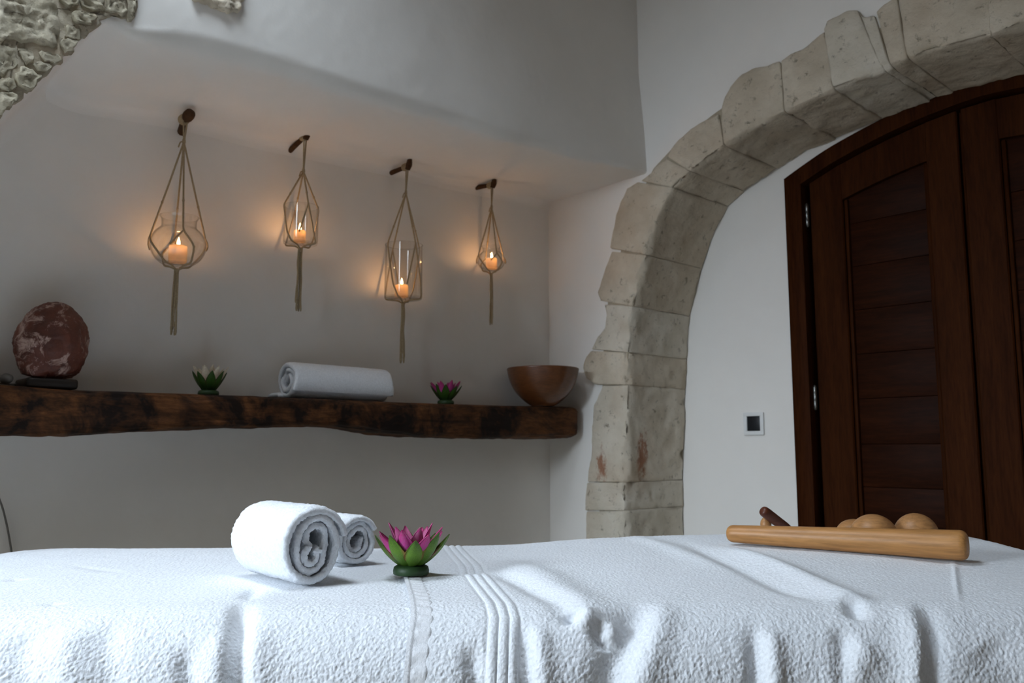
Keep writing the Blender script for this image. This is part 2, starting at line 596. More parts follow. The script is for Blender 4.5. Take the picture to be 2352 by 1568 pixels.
NSEC = len(secs(0.01))
Vv = []
for k in range(len(E2)):
    rk = rl0(k)
    bul = 0.032 * math.exp(-(E2[k, 0] / 0.22) ** 2)
    for (v, off) in secs(rk):
        p = E2[k] + Nn[k] * off
        v = v + bul * sstep(0.3, 1.0, v / V1)
        wob = 0.006 * mnoise.noise(Vector((p[0] * 5, v * 7, p[1] * 5)))
        p = p + Nn[k] * wob * min(1.0, v / 0.1)
        Vv.append((v, -p[0], p[1]))
    a = E2[k] + Nn[k] * rk
    for t in (0.1, 0.3, 0.6, 1.0):
        p = a * (1 - t) + outer[k] * t
        Vv.append((V1 + bul * (1 - sstep(0, 0.35, t)), -p[0], p[1]))
niche = (np.array(Vv), grid_faces(len(E2), NSEC + 4).tolist())
nb = np.array([(0.0, -s, z) for s in np.linspace(-0.02, 2.7, 60) for z in np.linspace(-0.01, 2.1, 40)])
back = (nb, grid_faces(60, 40, flip=True).tolist())
side = (np.array([(v, -SL - 0.02, z) for v in (-0.05, V1) for z in (0, ZT)]), [[0, 1, 3, 2]])
wall_back = struct('wall_back', merge(niche, back), M['plaster'], 'white plaster wall with a deep niche, rough stone showing at its upper left', 'wall')

# arch wall: plaster face with the arched opening
intr_px = [(1440, 1110), (1443, 1000), (1447, 884), (1449, 810), (1458, 704), (1488, 588), (1515, 500), (1550, 432), (1590, 392), (1665, 336), (1735, 288), (1804, 259), (1916, 207), (2032, 160), (2087, 136), (2180, 108), (2275, 84), (2352, 62)]
IN = [on_s(x, y, 0) for x, y in intr_px]


def arch_in(side_ext=0.0):
    """Inner edge of the arch, floor to floor; side_ext moves it outward into the stone."""
    left = [(0.386, 0.0), (0.386, 0.5)] + IN
    ctr = 1.60
    pts = [p for p in left if p[0] < ctr - 0.03]
    pts = pts + [(ctr, 2.035)] + [(2 * ctr - p[0], p[1]) for p in reversed(pts)]
    P = np.array(pts)
    if side_ext:
        T = np.gradient(P, axis=0); T /= np.linalg.norm(T, axis=1)[:, None]
        nr = np.stack([-T[:, 1], T[:, 0]], 1)
        P = P + nr * side_ext
        P[0, 1] = P[-1, 1] = 0.0
    return P


def arched_wall(P, v0, v1, y, z1, mat, name, label, flip=False, thick=0.05):
    """Strip from an opening's edge P (v, z) to the rectangle round it, plus the edge's return into the wall."""
    n = len(P)
    L = np.concatenate([[0], np.cumsum(np.linalg.norm(np.diff(P, axis=0), axis=1))]); L /= L[-1]
    tot = np.array([0, z1, z1 + (v1 - v0), 2 * z1 + (v1 - v0)])
    O = []
    # corners of the rectangle are met where the opening turns, so that no strip folds over
    i1 = int(np.argmax(P[:, 1] > P[:, 1].max() * 0.8)); i2 = n - 1 - i1
    for k in range(n):
        if k <= i1: O.append((v0, P[k, 1] / max(P[i1, 1], 1e-6) * z1))
        elif k >= i2: O.append((v1, P[k, 1] / max(P[i2, 1], 1e-6) * z1))
        else: O.append((v0 + (v1 - v0) * (k - i1) / (i2 - i1), z1))
    O = np.array(O)
    V = []
    for k in range(n):
        V.append((P[k, 0], y + thick, P[k, 1]))
        for t in (0, 0.15, 0.5, 1.0):
            q = P[k] * (1 - t) + O[k] * t
            V.append((q[0], y, q[1]))
    return struct(name, (np.array(V), grid_faces(n, 5, flip=flip).tolist()), mat, label, 'wall', False)


arched_wall(arch_in(0.09), -0.06, VR + 0.02, 0.0, ZT, M['plaster'], 'wall_right', 'white plaster wall that carries the stone arch')

YD = 0.34                                                # the door stands this far behind the face of the arch wall
door_out = np.array([(0.866, 0.0), (0.866, 1.0), (0.866, 1.883), (0.945, 1.917), (1.029, 1.950), (1.124, 1.978), (1.23, 2.004), (1.33, 2.023), (1.43, 2.036), (1.533, 2.043),
                     (1.636, 2.036), (1.736, 2.023), (1.836, 2.004), (1.942, 1.978), (2.037, 1.950), (2.12, 1.917), (2.2, 1.883), (2.2, 1.0), (2.2, 0.0)])
arched_wall(door_out, 0.2, 3.0, YD, 2.35, M['plaster'], 'wall_recess', 'white plaster wall round the door, set back inside the stone arch', thick=0.12)

# ------------------------------------------------------------------ stone arch: every stone its own piece
arch = thing('trim_1', 'rough pale limestone arch standing before the dark door', 'arch', C0, RZ, kind='structure')


def poly_at(P, t):
    P = np.asarray(P, float)
    d = np.concatenate([[0], np.cumsum(np.linalg.norm(np.diff(P, axis=0), axis=1))]); d /= d[-1]
    return np.stack([np.interp(t, d, P[:, 0]), np.interp(t, d, P[:, 1])], -1)


def stone_block(name, inner, outer, y0, y1, mat, seed, parent, rough=0.005):
    """inner and outer are polylines (v, z) from the lower joint to the upper one; the stone runs back from y0 to y1."""
    q = [np.array(inner[0]), np.array(inner[-1]), np.array(outer[-1]), np.array(outer[0])]
    la = (np.linalg.norm(q[1] - q[0]) + np.linalg.norm(q[2] - q[3])) / 2
    lb = (np.linalg.norm(q[3] - q[0]) + np.linalg.norm(q[2] - q[1])) / 2
    dims = np.array([max(la, 0.02), max(lb, 0.02), y1 - y0])
    n = [max(3, int(d / 0.011)) for d in dims]
    P, Fc, nn = rbox(dims, 0.0035, n)
    t = (P + dims / 2) / dims
    a, b, c = t[:, 0], t[:, 1:2], t[:, 2:3]
    f2 = poly_at(inner, a) * (1 - b) + poly_at(outer, a) * b
    X = np.stack([f2[:, 0], (y0 + (y1 - y0) * c)[:, 0], f2[:, 1]], 1)
    k = seed * 3.7
    d1 = fbm(X[:, 0] * 11 + k, X[:, 1] * 11, X[:, 2] * 11, seed, 3)
    d2 = fbm(X[:, 0] * 60 + k, X[:, 1] * 60, X[:, 2] * 60, seed + 5, 3)
    d3 = -np.maximum(0, vn(X[:, 0] * 28 + k, X[:, 1] * 28, X[:, 2] * 20, seed + 9) - 0.45) * 2.2
    ax = np.argmax(np.abs(P / (dims / 2)), axis=1)
    push = np.zeros_like(X)
    ea = (q[1] - q[0]) / (np.linalg.norm(q[1] - q[0]) + 1e-9)
    eb = (q[3] - q[0]) / (np.linalg.norm(q[3] - q[0]) + 1e-9)
    ev = [np.array([ea[0], 0, ea[1]]), np.array([eb[0], 0, eb[1]]), np.array([0, 1.0, 0])]
    for i in range(3):
        m_ = ax == i
        push[m_] = np.sign(P[m_, i])[:, None] * ev[i]
    # worn edges: the corner between face and reveal is knocked back unevenly
    edge_w = np.exp(-(np.minimum(np.abs(b[:, 0] * lb), 1) / 0.012) ** 2) * np.exp(-(c[:, 0] * (y1 - y0) / 0.012) ** 2)
    amp = np.where(ax == 0, 0.2, 1.0)
    X = X + push * (amp * (d1 * rough * 0.8 + d2 * rough * 0.3 + d3 * rough * 0.8))[:, None]
    wear = (edge_w * (0.003 + 0.010 * np.abs(d1) + 0.010 * np.maximum(0, d2 - 0.2)))[:, None]
    X = X + wear * np.array([eb[0], 0.8, eb[1]])
    return obj(name, (X, Fc), mat, parent)


JIN = [(0.386, 0.0), (0.386, 0.30), on_s(1440, 1172, 0), on_s(1440, 1107, 0), on_s(1447, 884, 0), on_s(1449, 810, 0), on_s(1458, 704, 0), on_s(1488, 586, 0), on_s(1550, 432, 0), on_s(1588, 394, 0),
       on_s(1666, 336, 0), on_s(1804, 259, 0), on_s(1916, 207, 0), on_s(2032, 160, 0), on_s(2048, 152, 0), on_s(2087, 136, 0), on_s(2277, 84, 0)]
PX = lambda *p: [on_s(x, y, 0) for x, y in p]
OUTL = [
    [(0.20, 0.0), (0.196, 0.15), (0.198, 0.298)], [(0.198, 0.302)] + PX((1350, 1230), (1350, 1200), (1351, 1174)), PX((1350, 1171), (1352, 1140), (1356, 1108)),
    PX((1353, 1106), (1353, 1080), (1362, 1040), (1363, 990), (1366, 935), (1376, 915), (1388, 886)), PX((1374, 883), (1352, 868), (1343, 842), (1350, 820), (1362, 806)),
    PX((1363, 802), (1375, 775), (1392, 755), (1398, 725), (1394, 700)), PX((1381, 691), (1374, 672), (1385, 640), (1399, 604), (1408, 578)),
    PX((1408, 571), (1413, 535), (1421, 500), (1432, 462), (1446, 434), (1470, 420)), PX((1476, 416), (1500, 398), (1514, 380), (1533, 366)),
    PX((1538, 362), (1558, 330), (1590, 300), (1620, 281), (1640, 270), (1655, 264)), PX((1660, 252), (1668, 225), (1685, 196), (1708, 172), (1735, 157), (1765, 153), (1795, 144)),
    PX((1797, 142), (1820, 124), (1850, 112), (1868, 95), (1897, 76)), PX((1899, 72), (1906, 53), (1925, 44), (1950, 28), (1974, 27)),
    PX((1976, 30), (1990, 44), (2012, 38)), PX((2016, 30), (2030, 15), (2063, -4)), PX((2067, -6), (2120, -24), (2200, -45), (2277, -62)),
]
INL = [[(0.386, 0.0), (0.386, 0.30)], [(0.386, 0.30), JIN[2]]]
INL += [[JIN[k]] + [p for p in IN if (min(JIN[k][1], JIN[k + 1][1]) + 0.004 < p[1] < max(JIN[k][1], JIN[k + 1][1]) - 0.004 if k < 7 else JIN[k][0] + 0.004 < p[0] < JIN[k + 1][0] - 0.004)] + [JIN[k + 1]] for k in range(2, len(JIN) - 1)]
vi_n = IN
red_c = [on_s(1385, 1075, 0), on_s(1372, 1092, 0), on_s(1462, 1060, 0.0), on_s(1475, 1000, 0)]
M['stone_red'] = m_stone('limestone_with_rust_stain', (0.60, 0.53, 0.42), (0.76, 0.69, 0.58),
                         red=[(red_c[0][0], 0.0, red_c[0][1] + 0.01, 0.042, 0.05, 0.11), (0.39, 0.085, on_s(1450, 1050, 0)[1], 0.06, 0.05, 0.15)])
M['stone_pale'] = m_stone('pale_limestone', (0.62, 0.56, 0.45), (0.76, 0.70, 0.60))
for k in range(len(JIN) - 1):
    y0 = -0.009 - 0.009 * random.random()
    mt = M['stone_red'] if k == 3 else (M['stone_pale'] if k in (1, 2, 5, 12, 13) else M['stone'])
    stone_block('stone', INL[k], OUTL[k], y0, YD - 0.004, mt, 11 + k, arch, 0.0075)
# the far side of the arch, beyond the right of the view, mirrors it loosely
ctr = 1.60
far = [(2 * ctr - p[0] + 0.06, p[1]) for p in (IN[13], IN[11], IN[9], IN[7], IN[5], IN[3], IN[1])] + [(2.86, 0.45), (2.86, 0.0)]
far = [tuple(JIN[-1]), (1.80, 2.025)] + far[1:]
for k in range(len(far) - 1):
    a0, a1 = np.array(far[k]), np.array(far[k + 1])
    def outw(p): d = np.array(p) - np.array([1.65, 1.25]); d[1] = max(d[1], 0); return np.array(p) + d / np.linalg.norm(d) * 0.19
    stone_block('stone', [a1, a0], [outw(a1), outw(a0)], -0.012, YD - 0.004, M['stone'], 40 + k, arch)
# mortar bed behind the joints
P_in, P_out = arch_in(0.012), arch_in(0.13)
mv = []
for k in range(len(P_in)):
    mv += [(P_in[k, 0], YD - 0.006, P_in[k, 1]), (P_in[k, 0], -0.002, P_in[k, 1]), (P_out[k, 0], -0.002, P_out[k, 1])]
obj('mortar', (np.array(mv), grid_faces(len(P_in), 3).tolist()), M['mortar'], arch, False)

# ------------------------------------------------------------------ rough stone showing through the plaster at the upper left of the niche wall


def poly_stone(name, px, h, mat, seed, step=0.007, jit=0.0022, base=0.0):
    P = np.array([on_v(x, y, V1) for x, y in px])
    # resample outline
    Q = []
    for i in range(len(P)):
        a, b = P[i], P[(i + 1) % len(P)]
        m_ = max(1, int(np.linalg.norm(b - a) / step))
        for k in range(m_): Q.append(a + (b - a) * k / m_)
    Q = np.array(Q)
    Q = (np.roll(Q, 1, 0) + 4 * Q + np.roll(Q, -1, 0)) / 6
    r_ = np.random.default_rng(seed)
    Q += r_.normal(0, jit, Q.shape)
    c = Q.mean(0)
    rings = [(1.0, -0.012), (1.0, 0.55), (0.965, 0.9)] + [(float(x), 1.0) for x in np.linspace(0.9, 0.22, 11)]
    V = []

    def dz(X):
        a_ = np.abs(vn(X[:, 0] * 22 + seed, X[:, 1] * 30, None, seed + 3))
        b_ = np.abs(vn(X[:, 0] * 55 + seed, X[:, 1] * 70, None, seed + 4))
        c_ = vn(X[:, 0] * 130, X[:, 1] * 150 + seed, None, seed + 6)
        return 0.15 - 0.42 * a_ - 0.30 * b_ + 0.18 * c_
    for sc_, d in rings:
        X = c + (Q - c) * sc_
        nz = dz(X)
        for i in range(len(Q)):
            dep = -0.012 if d < 0 else h * (d + nz[i] * min(1, d))
            V.append((V1 + base + dep, -X[i, 0], X[i, 1]))
    n = len(Q)
    V.append((V1 + base + h * (1 + dz(c[None])[0]), -c[0], c[1]))
    Fc = grid_faces(len(rings), n, wrap_v=True).tolist()
    m0 = (len(rings) - 1) * n
    Fc += [[m0 + (i + 1) % n, m0 + i, len(V) - 1] for i in range(n)]
    # orient outward
    v0 = np.array(V[Fc[-1][0]]); v1 = np.array(V[Fc[-1][1]]); v2 = np.array(V[Fc[-1][2]])
    if np.cross(v1 - v0, v2 - v0)[0] < 0: Fc = [q[::-1] for q in Fc]
    return obj(name, (np.array(V), Fc), mat, wall_back)


RUB = [
    [(-8, -30), (95, -30), (126, 18), (134, 60), (124, 114), (62, 100), (-8, 94)],
    [(138, -30), (174, -30), (178, 14), (152, 18), (134, 2)],
    [(158, 26), (214, 38), (221, 45), (209, 63), (164, 54)],
    [(150, 66), (184, 72), (180, 97), (148, 90)],
    [(180, -30), (240, -30), (236, 30), (214, 33), (184, 18)],
    [(244, -30), (288, -30), (285, 44), (262, 35), (241, 29)],
    [(292, -30), (318, -30), (305, 40), (297, 53), (286, 46)],
    [(136, 92), (176, 98), (164, 120), (150, 127), (138, 118)],
    [(-8, 104), (32, 116), (40, 138), (36, 162), (-8, 176)],
    [(38, 112), (74, 118), (80, 138), (62, 156), (46, 134)],
    [(84, 118), (122, 124), (142, 138), (128, 152), (102, 144)],
    [(70, 150), (98, 144), (122, 154), (108, 166), (84, 168)],
    [(26, 174), (54, 154), (82, 170), (97, 176), (88, 192), (66, 216), (40, 200)],
    [(-8, 184), (20, 178), (36, 206), (22, 216), (-8, 206)],
    [(-8, 214), (26, 214), (46, 232), (30, 238), (14, 252), (6, 266), (-8, 270)],
    # beyond the frame
    [(-150, -200), (0, -190), (10, -40), (-150, -60)], [(15, -190), (150, -200), (165, -45), (20, -42)], [(160, -200), (320, -200), (322, -40), (180, -45)],
    [(-150, -40), (-14, -30), (-14, 90), (-150, 110)], [(-150, 120), (-14, 104), (-14, 260), (-60, 300), (-150, 290)],
]
for k, p in enumerate(RUB):
    poly_stone('stone', p, 0.017 if k in (0,) else 0.011 + 0.006 * random.random(), M['rubble'], 60 + k)
poly_stone('stone', [(424, -40), (562, -40), (549, 24), (537, 34), (522, 32), (498, 22), (470, 12), (440, 2)], 0.016, M['stone'], 99)
poly_stone('mortar', [(-170, -220), (332, -220), (322, -20), (312, 20), (300, 50), (262, 36), (232, 48), (204, 74), (165, 116), (100, 177), (50, 224), (0, 268), (-60, 320), (-170, 400)], 0.007, M['mortar'], 120, 0.012, 0.003)

# ------------------------------------------------------------------ door
door = thing('door_1', 'dark mahogany arched double door in the recess behind the stone arch', 'door', C0, RZ, kind='structure')


def arc_strip(P, w, y0, y1, inset=0.0):
    """A bar that follows the polyline P (v, z), its width w measured inward."""
    P = np.asarray(P)
    T = np.gradient(P, axis=0); T /= np.linalg.norm(T, axis=1)[:, None]
    nr = np.stack([T[:, 1], -T[:, 0]], 1)
    a, b = P + nr * inset, P + nr * (inset + w)
    V = []
    for k in range(len(P)):
        V += [(a[k, 0], y0, a[k, 1]), (b[k, 0], y0, b[k, 1]), (b[k, 0], y1, b[k, 1]), (a[k, 0], y1, a[k, 1])]
    Fc = grid_faces(len(P), 4, wrap_v=True).tolist() + [[0, 1, 2, 3], [4 * len(P) - 1, 4 * len(P) - 2, 4 * len(P) - 3, 4 * len(P) - 4]]
    return np.array(V), Fc


def dbox(v0, v1, y0, y1, z0, z1, r=0.003): return box(((v0 + v1) / 2, (y0 + y1) / 2, (z0 + z1) / 2), (v1 - v0, y1 - y0, z1 - z0), r, (3, 3, 3))


zc = 1.885
for (v0, v1) in ((0.866, 0.930), (2.136, 2.2)):
    obj('frame_post', dbox(v0, v1, YD - 0.012, YD + 0.10, 0, zc - (0.0 if v0 < 1 else 0.0)), M['door'], door, sharp=30)
obj('frame_arch', arc_strip(spline(door_out[2:17], 60), 0.056, YD - 0.011, YD + 0.10), M['door'], door, False)


def zin(v):                                              # underside of the arched frame
    return np.interp(v, door_out[2:17, 0], door_out[2:17, 1]) - 0.06


yl = YD + 0.022                                          # face of the leaves
for leaf in (((0.944, 1.064), (1.347, 1.446)), ((1.458, 1.563), (2.005, 2.122))):
    (a0, a1), (b0, b1) = leaf
    for (v0, v1) in leaf:
        V = []
        cs = 0.004
        for v_, in_ in ((v0, 0), (v0 + cs, 1), (v1 - cs, 1), (v1, 0)):
            zt = zin(v_) - 0.003
            yy = yl if in_ else yl + cs
            V += [(v_, yy, 0.01), (v_, yy, zt), (v_, yl + 0.045, zt), (v_, yl + 0.045, 0.01)]
        obj('stile', (np.array(V), grid_faces(4, 4, wrap_v=True, flip=True).tolist() + [[0, 1, 2, 3], [15, 14, 13, 12]]), M['door'], door, False)
    vs = np.linspace(a1 - 0.002, b0 + 0.002, 14)
    V = []
    for v in vs:
        zt = zin(v) - 0.004
        zl = zt - 0.125
        V += [(v, yl + 0.001, zl), (v, yl + 0.001, zt), (v, yl + 0.045, zt), (v, yl + 0.045, zl)]
    obj('top_rail', (np.array(V), grid_faces(len(vs), 4, wrap_v=True, flip=True).tolist() + [[0, 1, 2, 3], [4 * 14 - 1, 4 * 14 - 2, 4 * 14 - 3, 4 * 14 - 4]]), M['door'], door, False)
    obj('bottom_rail', dbox(a1 - 0.002, b0 + 0.002, yl + 0.001, yl + 0.045, 0.01, 0.2), M['door'], door, sharp=30)
    z = 0.2
    joints = [0.2, 0.36, 0.52, 0.675, 0.795, 0.935, 1.085, 1.235, 1.385, 1.535, 1.685, 1.90]
    for z0, z1 in zip(joints[:-1], joints[1:]):
        obj('plank', dbox(a1 - 0.004, b0 + 0.004, yl + 0.020 + 0.0008 * random.random(), yl + 0.040, z0 + 0.0006, min(z1 - 0.0006, zin(a1) - 0.02), 0.0016), M['door_plank'], door, sharp=30)
    # moulding round the panel
    for v in (a1 + 0.007, b0 - 0.007):
        obj('moulding', dbox(v - 0.007, v + 0.007, yl + 0.008, yl + 0.03, 0.2, zin(v) - 0.13, 0.006), M['door'], door, sharp=30)
bvs = np.linspace(0.90, 2.166, 30)
V = []
for v in bvs: V += [(v, yl + 0.046, 0.0), (v, yl + 0.046, zin(v) + 0.02), (v, yl + 0.06, zin(v) + 0.02), (v, yl + 0.06, 0.0)]
obj('backing', (np.array(V), grid_faces(30, 4, wrap_v=True, flip=True).tolist() + [[0, 1, 2, 3], [119, 118, 117, 116]]), M['door'], door, False)
obj('meeting_strip', dbox(1.447, 1.457, yl + 0.018, yl + 0.045, 0.01, zin(1.45) - 0.005, 0.002), M['door'], door, sharp=30)
for (hx, hy) in ((1883, 912), (1860, 492)):
    hv, hz = on_s(hx, hy, -YD - 0.01)
    prof = [(0.0, -0.044), (0.004, -0.043), (0.005, -0.038), (0.0065, -0.037), (0.0065, -0.013), (0.006, -0.0125), (0.006, -0.0115), (0.0065, -0.011), (0.0065, 0.013), (0.006, 0.0135), (0.0065, 0.014), (0.0065, 0.037), (0.005, 0.038), (0.004, 0.043), (0.0, 0.044)]
    obj('hinge', lathe(prof, 14), M['steel'], door, True, (0.937, YD + 0.014, hz))

# ------------------------------------------------------------------ thermostat
tv, tz = on_s(1733, 973, -YD)
th = thing('thermostat', 'small white square wall thermostat with a black screen beside the door', 'thermostat', room(-YD, tv, tz), RZ)
W2, H2 = 0.041, 0.041
fr = [box((0, -0.005, s_ * (H2 - 0.007)), (2 * W2, 0.010, 0.014), 0.003, (4, 2, 2)) for s_ in (-1, 1)]
fr += [box((s_ * (W2 - 0.007), -0.005, 0), (0.014, 0.010, 2 * H2 - 0.024), 0.003, (2, 2, 4)) for s_ in (-1, 1)]
fr += [box((0, -0.003, 0), (2 * W2 - 0.02, 0.006, 2 * H2 - 0.02), 0.002)]
obj('frame', merge(*fr), M['plastic'], th, sharp=30)
obj('screen', box((0, -0.0065, 0.001), (0.051, 0.003, 0.053), 0.001), M['screen'], th, sharp=30)

# ------------------------------------------------------------------ beam shelf (local x = along the wall to the right, y = into the wall)
RX = math.pi / 2 - A
VS = 0.19
top_px = [(-260, 868), (-120, 874), (0, 880), (170, 893), (440, 902), (640, 910), (900, 921), (1170, 930), (1300, 932), (1332, 934)]
bot_px = [(-260, 1000), (-120, 1001), (0, 1000), (130, 1001), (300, 992), (430, 985), (560, 980), (720, 977), (790, 978), (840, 983), (900, 995), (1000, 1003), (1180, 1007), (1300, 1006), (1332, 1005)]
TP = np.array([on_v(x, y, VS) for x, y in top_px]); BP = np.array([on_v(x, y, VS) for x, y in bot_px])


def shelf_top(s): return float(np.interp(-s, -TP[:, 0], TP[:, 1]))
def shelf_bot(s): return float(np.interp(-s, -BP[:, 0], BP[:, 1]))


s_end = TP[-1, 0]
S0 = 1.0
zref = shelf_top(S0)
shelf = thing('beam_shelf', 'long rough-hewn dark wooden beam serving as a shelf in the niche', 'shelf', room(S0, 0, zref), RX)
ss = np.concatenate([np.linspace(2.25, s_end + 0.03, 560), s_end + 0.03 * (1 - np.sin(np.linspace(0.1, 1, 12) * math.pi / 2))])
V = []
nsec = 110
for s in ss:
    zt, zb = shelf_top(s), shelf_bot(s)
    hz, cz = (zt - zb) / 2, (zt + zb) / 2
    e = min(1.0, max(0.0, (s - s_end) / 0.03))
    shr = 1 - 0.16 * (1 - math.sqrt(max(0.0, 1 - (1 - e) ** 2)))
    for k in range(nsec):
        t = 2 * math.pi * k / nsec
        ct, st = math.cos(t), math.sin(t)
        px_ = math.copysign(abs(ct) ** 0.30, ct) * VS / 2
        pz_ = math.copysign(abs(st) ** 0.34, st) * hz * shr
        px_ *= shr if px_ > 0 else 1
        v = VS / 2 + px_
        p = Vector((s * 4, v * 26, (cz + pz_) * 26))
        rgh = 0.0045 * mnoise.fractal(p, 0.7, 2.1, 4) + 0.0030 * mnoise.noise(Vector((s * 22, v * 60, (cz + pz_) * 70)))
        rgh -= 0.0055 * max(0.0, mnoise.noise(Vector((s * 5 + 7, v * 85, (cz + pz_) * 95))) - 0.12)
        rgh += 0.0035 * mnoise.noise(Vector((s * 9, v * 9, (cz + pz_) * 16)))
        top_flat = 0.18 if st > 0.75 else 1.0
        ln = math.hypot(px_ / (VS / 2), pz_ / hz) + 1e-6
        v += px_ / (VS / 2) / ln * rgh * top_flat
        z = cz + pz_ + pz_ / hz / ln * rgh * top_flat
        if st > 0.75: z = min(z, zt - 0.0008)
        V.append((-(s - S0), -max(v, 0.003), z - zref))
n_ = len(ss)
V.append((-(ss[-1] - S0), -VS / 2, (shelf_top(s_end) + shelf_bot(s_end)) / 2 - zref)); V.append((-(ss[0] - S0), -VS / 2, -0.05))
Fc = grid_faces(n_, nsec, wrap_v=True).tolist()
Fc += [[(n_ - 1) * nsec + (k + 1) % nsec, (n_ - 1) * nsec + k, n_ * nsec] for k in range(nsec)] + [[k, (k + 1) % nsec, n_ * nsec + 1] for k in range(nsec)]
obj('beam', (np.array(V), [q[::-1] for q in Fc]), M['beam'], shelf)


def on_shelf(px, v):                                     # the s where column px meets depth v
    return on_v(px, 900, v)[0]


# ------------------------------------------------------------------ lotus flowers


def petal_mesh(L, Wd, cup, lean0, lean1, tipw=0.0, n=12, m=7, thick=0.0012):
    """Petal rooted at the origin, leaning out along +Y; x across."""
    V = []
    y = z = 0.0
    pts = []
    for i in range(n + 1):
        t = i / n
        ang = lean0 + (lean1 - lean0) * t
        if i: y += L / n * math.sin(ang); z += L / n * math.cos(ang)
        w = Wd / 2 * (0.42 + 0.58 * float(sstep(0, 0.45, t))) * max(0.0, 1 - t ** 2.3) ** 0.82
        w = max(w, 0.0006)
        pts.append((y, z, ang, w))
    for side_ in (0, 1):
        for (y, z, ang, w) in pts:
            for j in range(m + 1):
                u = -1 + 2 * j / m
                c = cup * w * (u * u)
                # cup: edges bend toward the flower's middle (against the lean)
                off = (-thick if side_ else 0) + 0.12 * w * math.exp(-(u / 0.12) ** 2)
                V.append((w * u, y - math.cos(ang) * (c + off), z + math.sin(ang) * (c + off)))
    a = grid_faces(n + 1, m + 1)
    b = a[:, ::-1] + (n + 1) * (m + 1)
    Fc = a.tolist() + b.tolist()
    K = (n + 1) * (m + 1)
    for i in range(n):
        for j in (0, m):
            q = [i * (m + 1) + j, (i + 1) * (m + 1) + j, (i + 1) * (m + 1) + j + K, i * (m + 1) + j + K]
            Fc.append(q if j == 0 else q[::-1])
    for j in range(m):
        q = [n * (m + 1) + j, n * (m + 1) + j + 1, n * (m + 1) + j + 1 + K, n * (m + 1) + j + K]
        Fc.append(q)
    return np.array(V), Fc


M['sepal'] = m_petal('green_sepal', (0.040, 0.095, 0.006), (0.12, 0.25, 0.012), (0.07, 0.15, 0.012), (0.34, 0.10, 0.05))
M['sepal_dark'] = m_petal('dark_green_sepal', (0.018, 0.05, 0.006), (0.045, 0.12, 0.012), (0.035, 0.08, 0.01), (0.10, 0.08, 0.03))
M['pink'] = m_petal('magenta_petal', (0.70, 0.36, 0.55), (0.60, 0.04, 0.32), (0.46, 0.012, 0.14), (0.50, 0.015, 0.14))
M['pink_in'] = m_petal('pale_pink_petal', (0.80, 0.62, 0.66), (0.66, 0.16, 0.40), (0.50, 0.03, 0.20), (0.55, 0.04, 0.22))
M['cream'] = m_petal('cream_petal', (0.70, 0.34, 0.25), (0.84, 0.68, 0.50), (0.86, 0.80, 0.62), (0.84, 0.70, 0.50))
M['stamen'] = m_plain('yellow_stamen', (0.62, 0.42, 0.06), 0.6)


def lotus(label, loc, scale, rot, m_sepal, m_out, m_in, inner_up=1.0, n_sep=8, nest=1.0, group=None, up=1.0, sepal_w=1.0):
    t = thing('lotus_flower', label, 'artificial flower', loc, rot, group)
    s = scale
    prof = [(0.0, 0.0), (0.0265 * s, 0.0), (0.0280 * s, 0.001 * s), (0.0285 * s, 0.006 * s), (0.0272 * s, 0.0115 * s), (0.024 * s, 0.0135 * s), (0.012 * s, 0.016 * s), (0.0, 0.016 * s)]
    obj('base_ring', lathe(prof, 36), M['green_base'], t)
    obj('flower_heart', lathe([(0.0, 0.030 * s), (0.008 * s, 0.029 * s), (0.010 * s, 0.024 * s), (0.012 * s, 0.015 * s), (0.0, 0.014 * s)], 20), M['stamen'], t)
    rings = [('sepal', m_sepal, n_sep, 0.066, 0.040 * sepal_w, 1.12, 0.10, 0.016, 0.013, 0.0, 0.45),
             ('petal', m_out, 8, 0.067 * up, 0.034, 0.90, 0.14, 0.013, 0.015, math.pi / 8, 0.5),
             ('petal', m_in, 6, 0.058 * inner_up, 0.029, 0.58, 0.06, 0.008, 0.016, 0.2, 0.5)]
    for nm, mt, n, L, wd, l0, l1, rr, z0, ph, cup in rings:
        first = None
        for k in range(n):
            a = 2 * math.pi * k / n + ph + random.uniform(-0.05, 0.05)
            if first is None:
                o = obj(nm, petal_mesh(L * s, wd * s, cup, l0 * nest, l1 + 0.28), mt, t)
                first = o
            else:
                o = first.copy(); COL.objects.link(o)
            o.parent = t
            o.location = (-math.sin(a) * rr * s, math.cos(a) * rr * s, z0 * s)
            o.rotation_euler = (random.uniform(-0.10, 0.10), 0, a)
            q = random.uniform(0.93, 1.06); o.scale = (q, q, q)
    return t


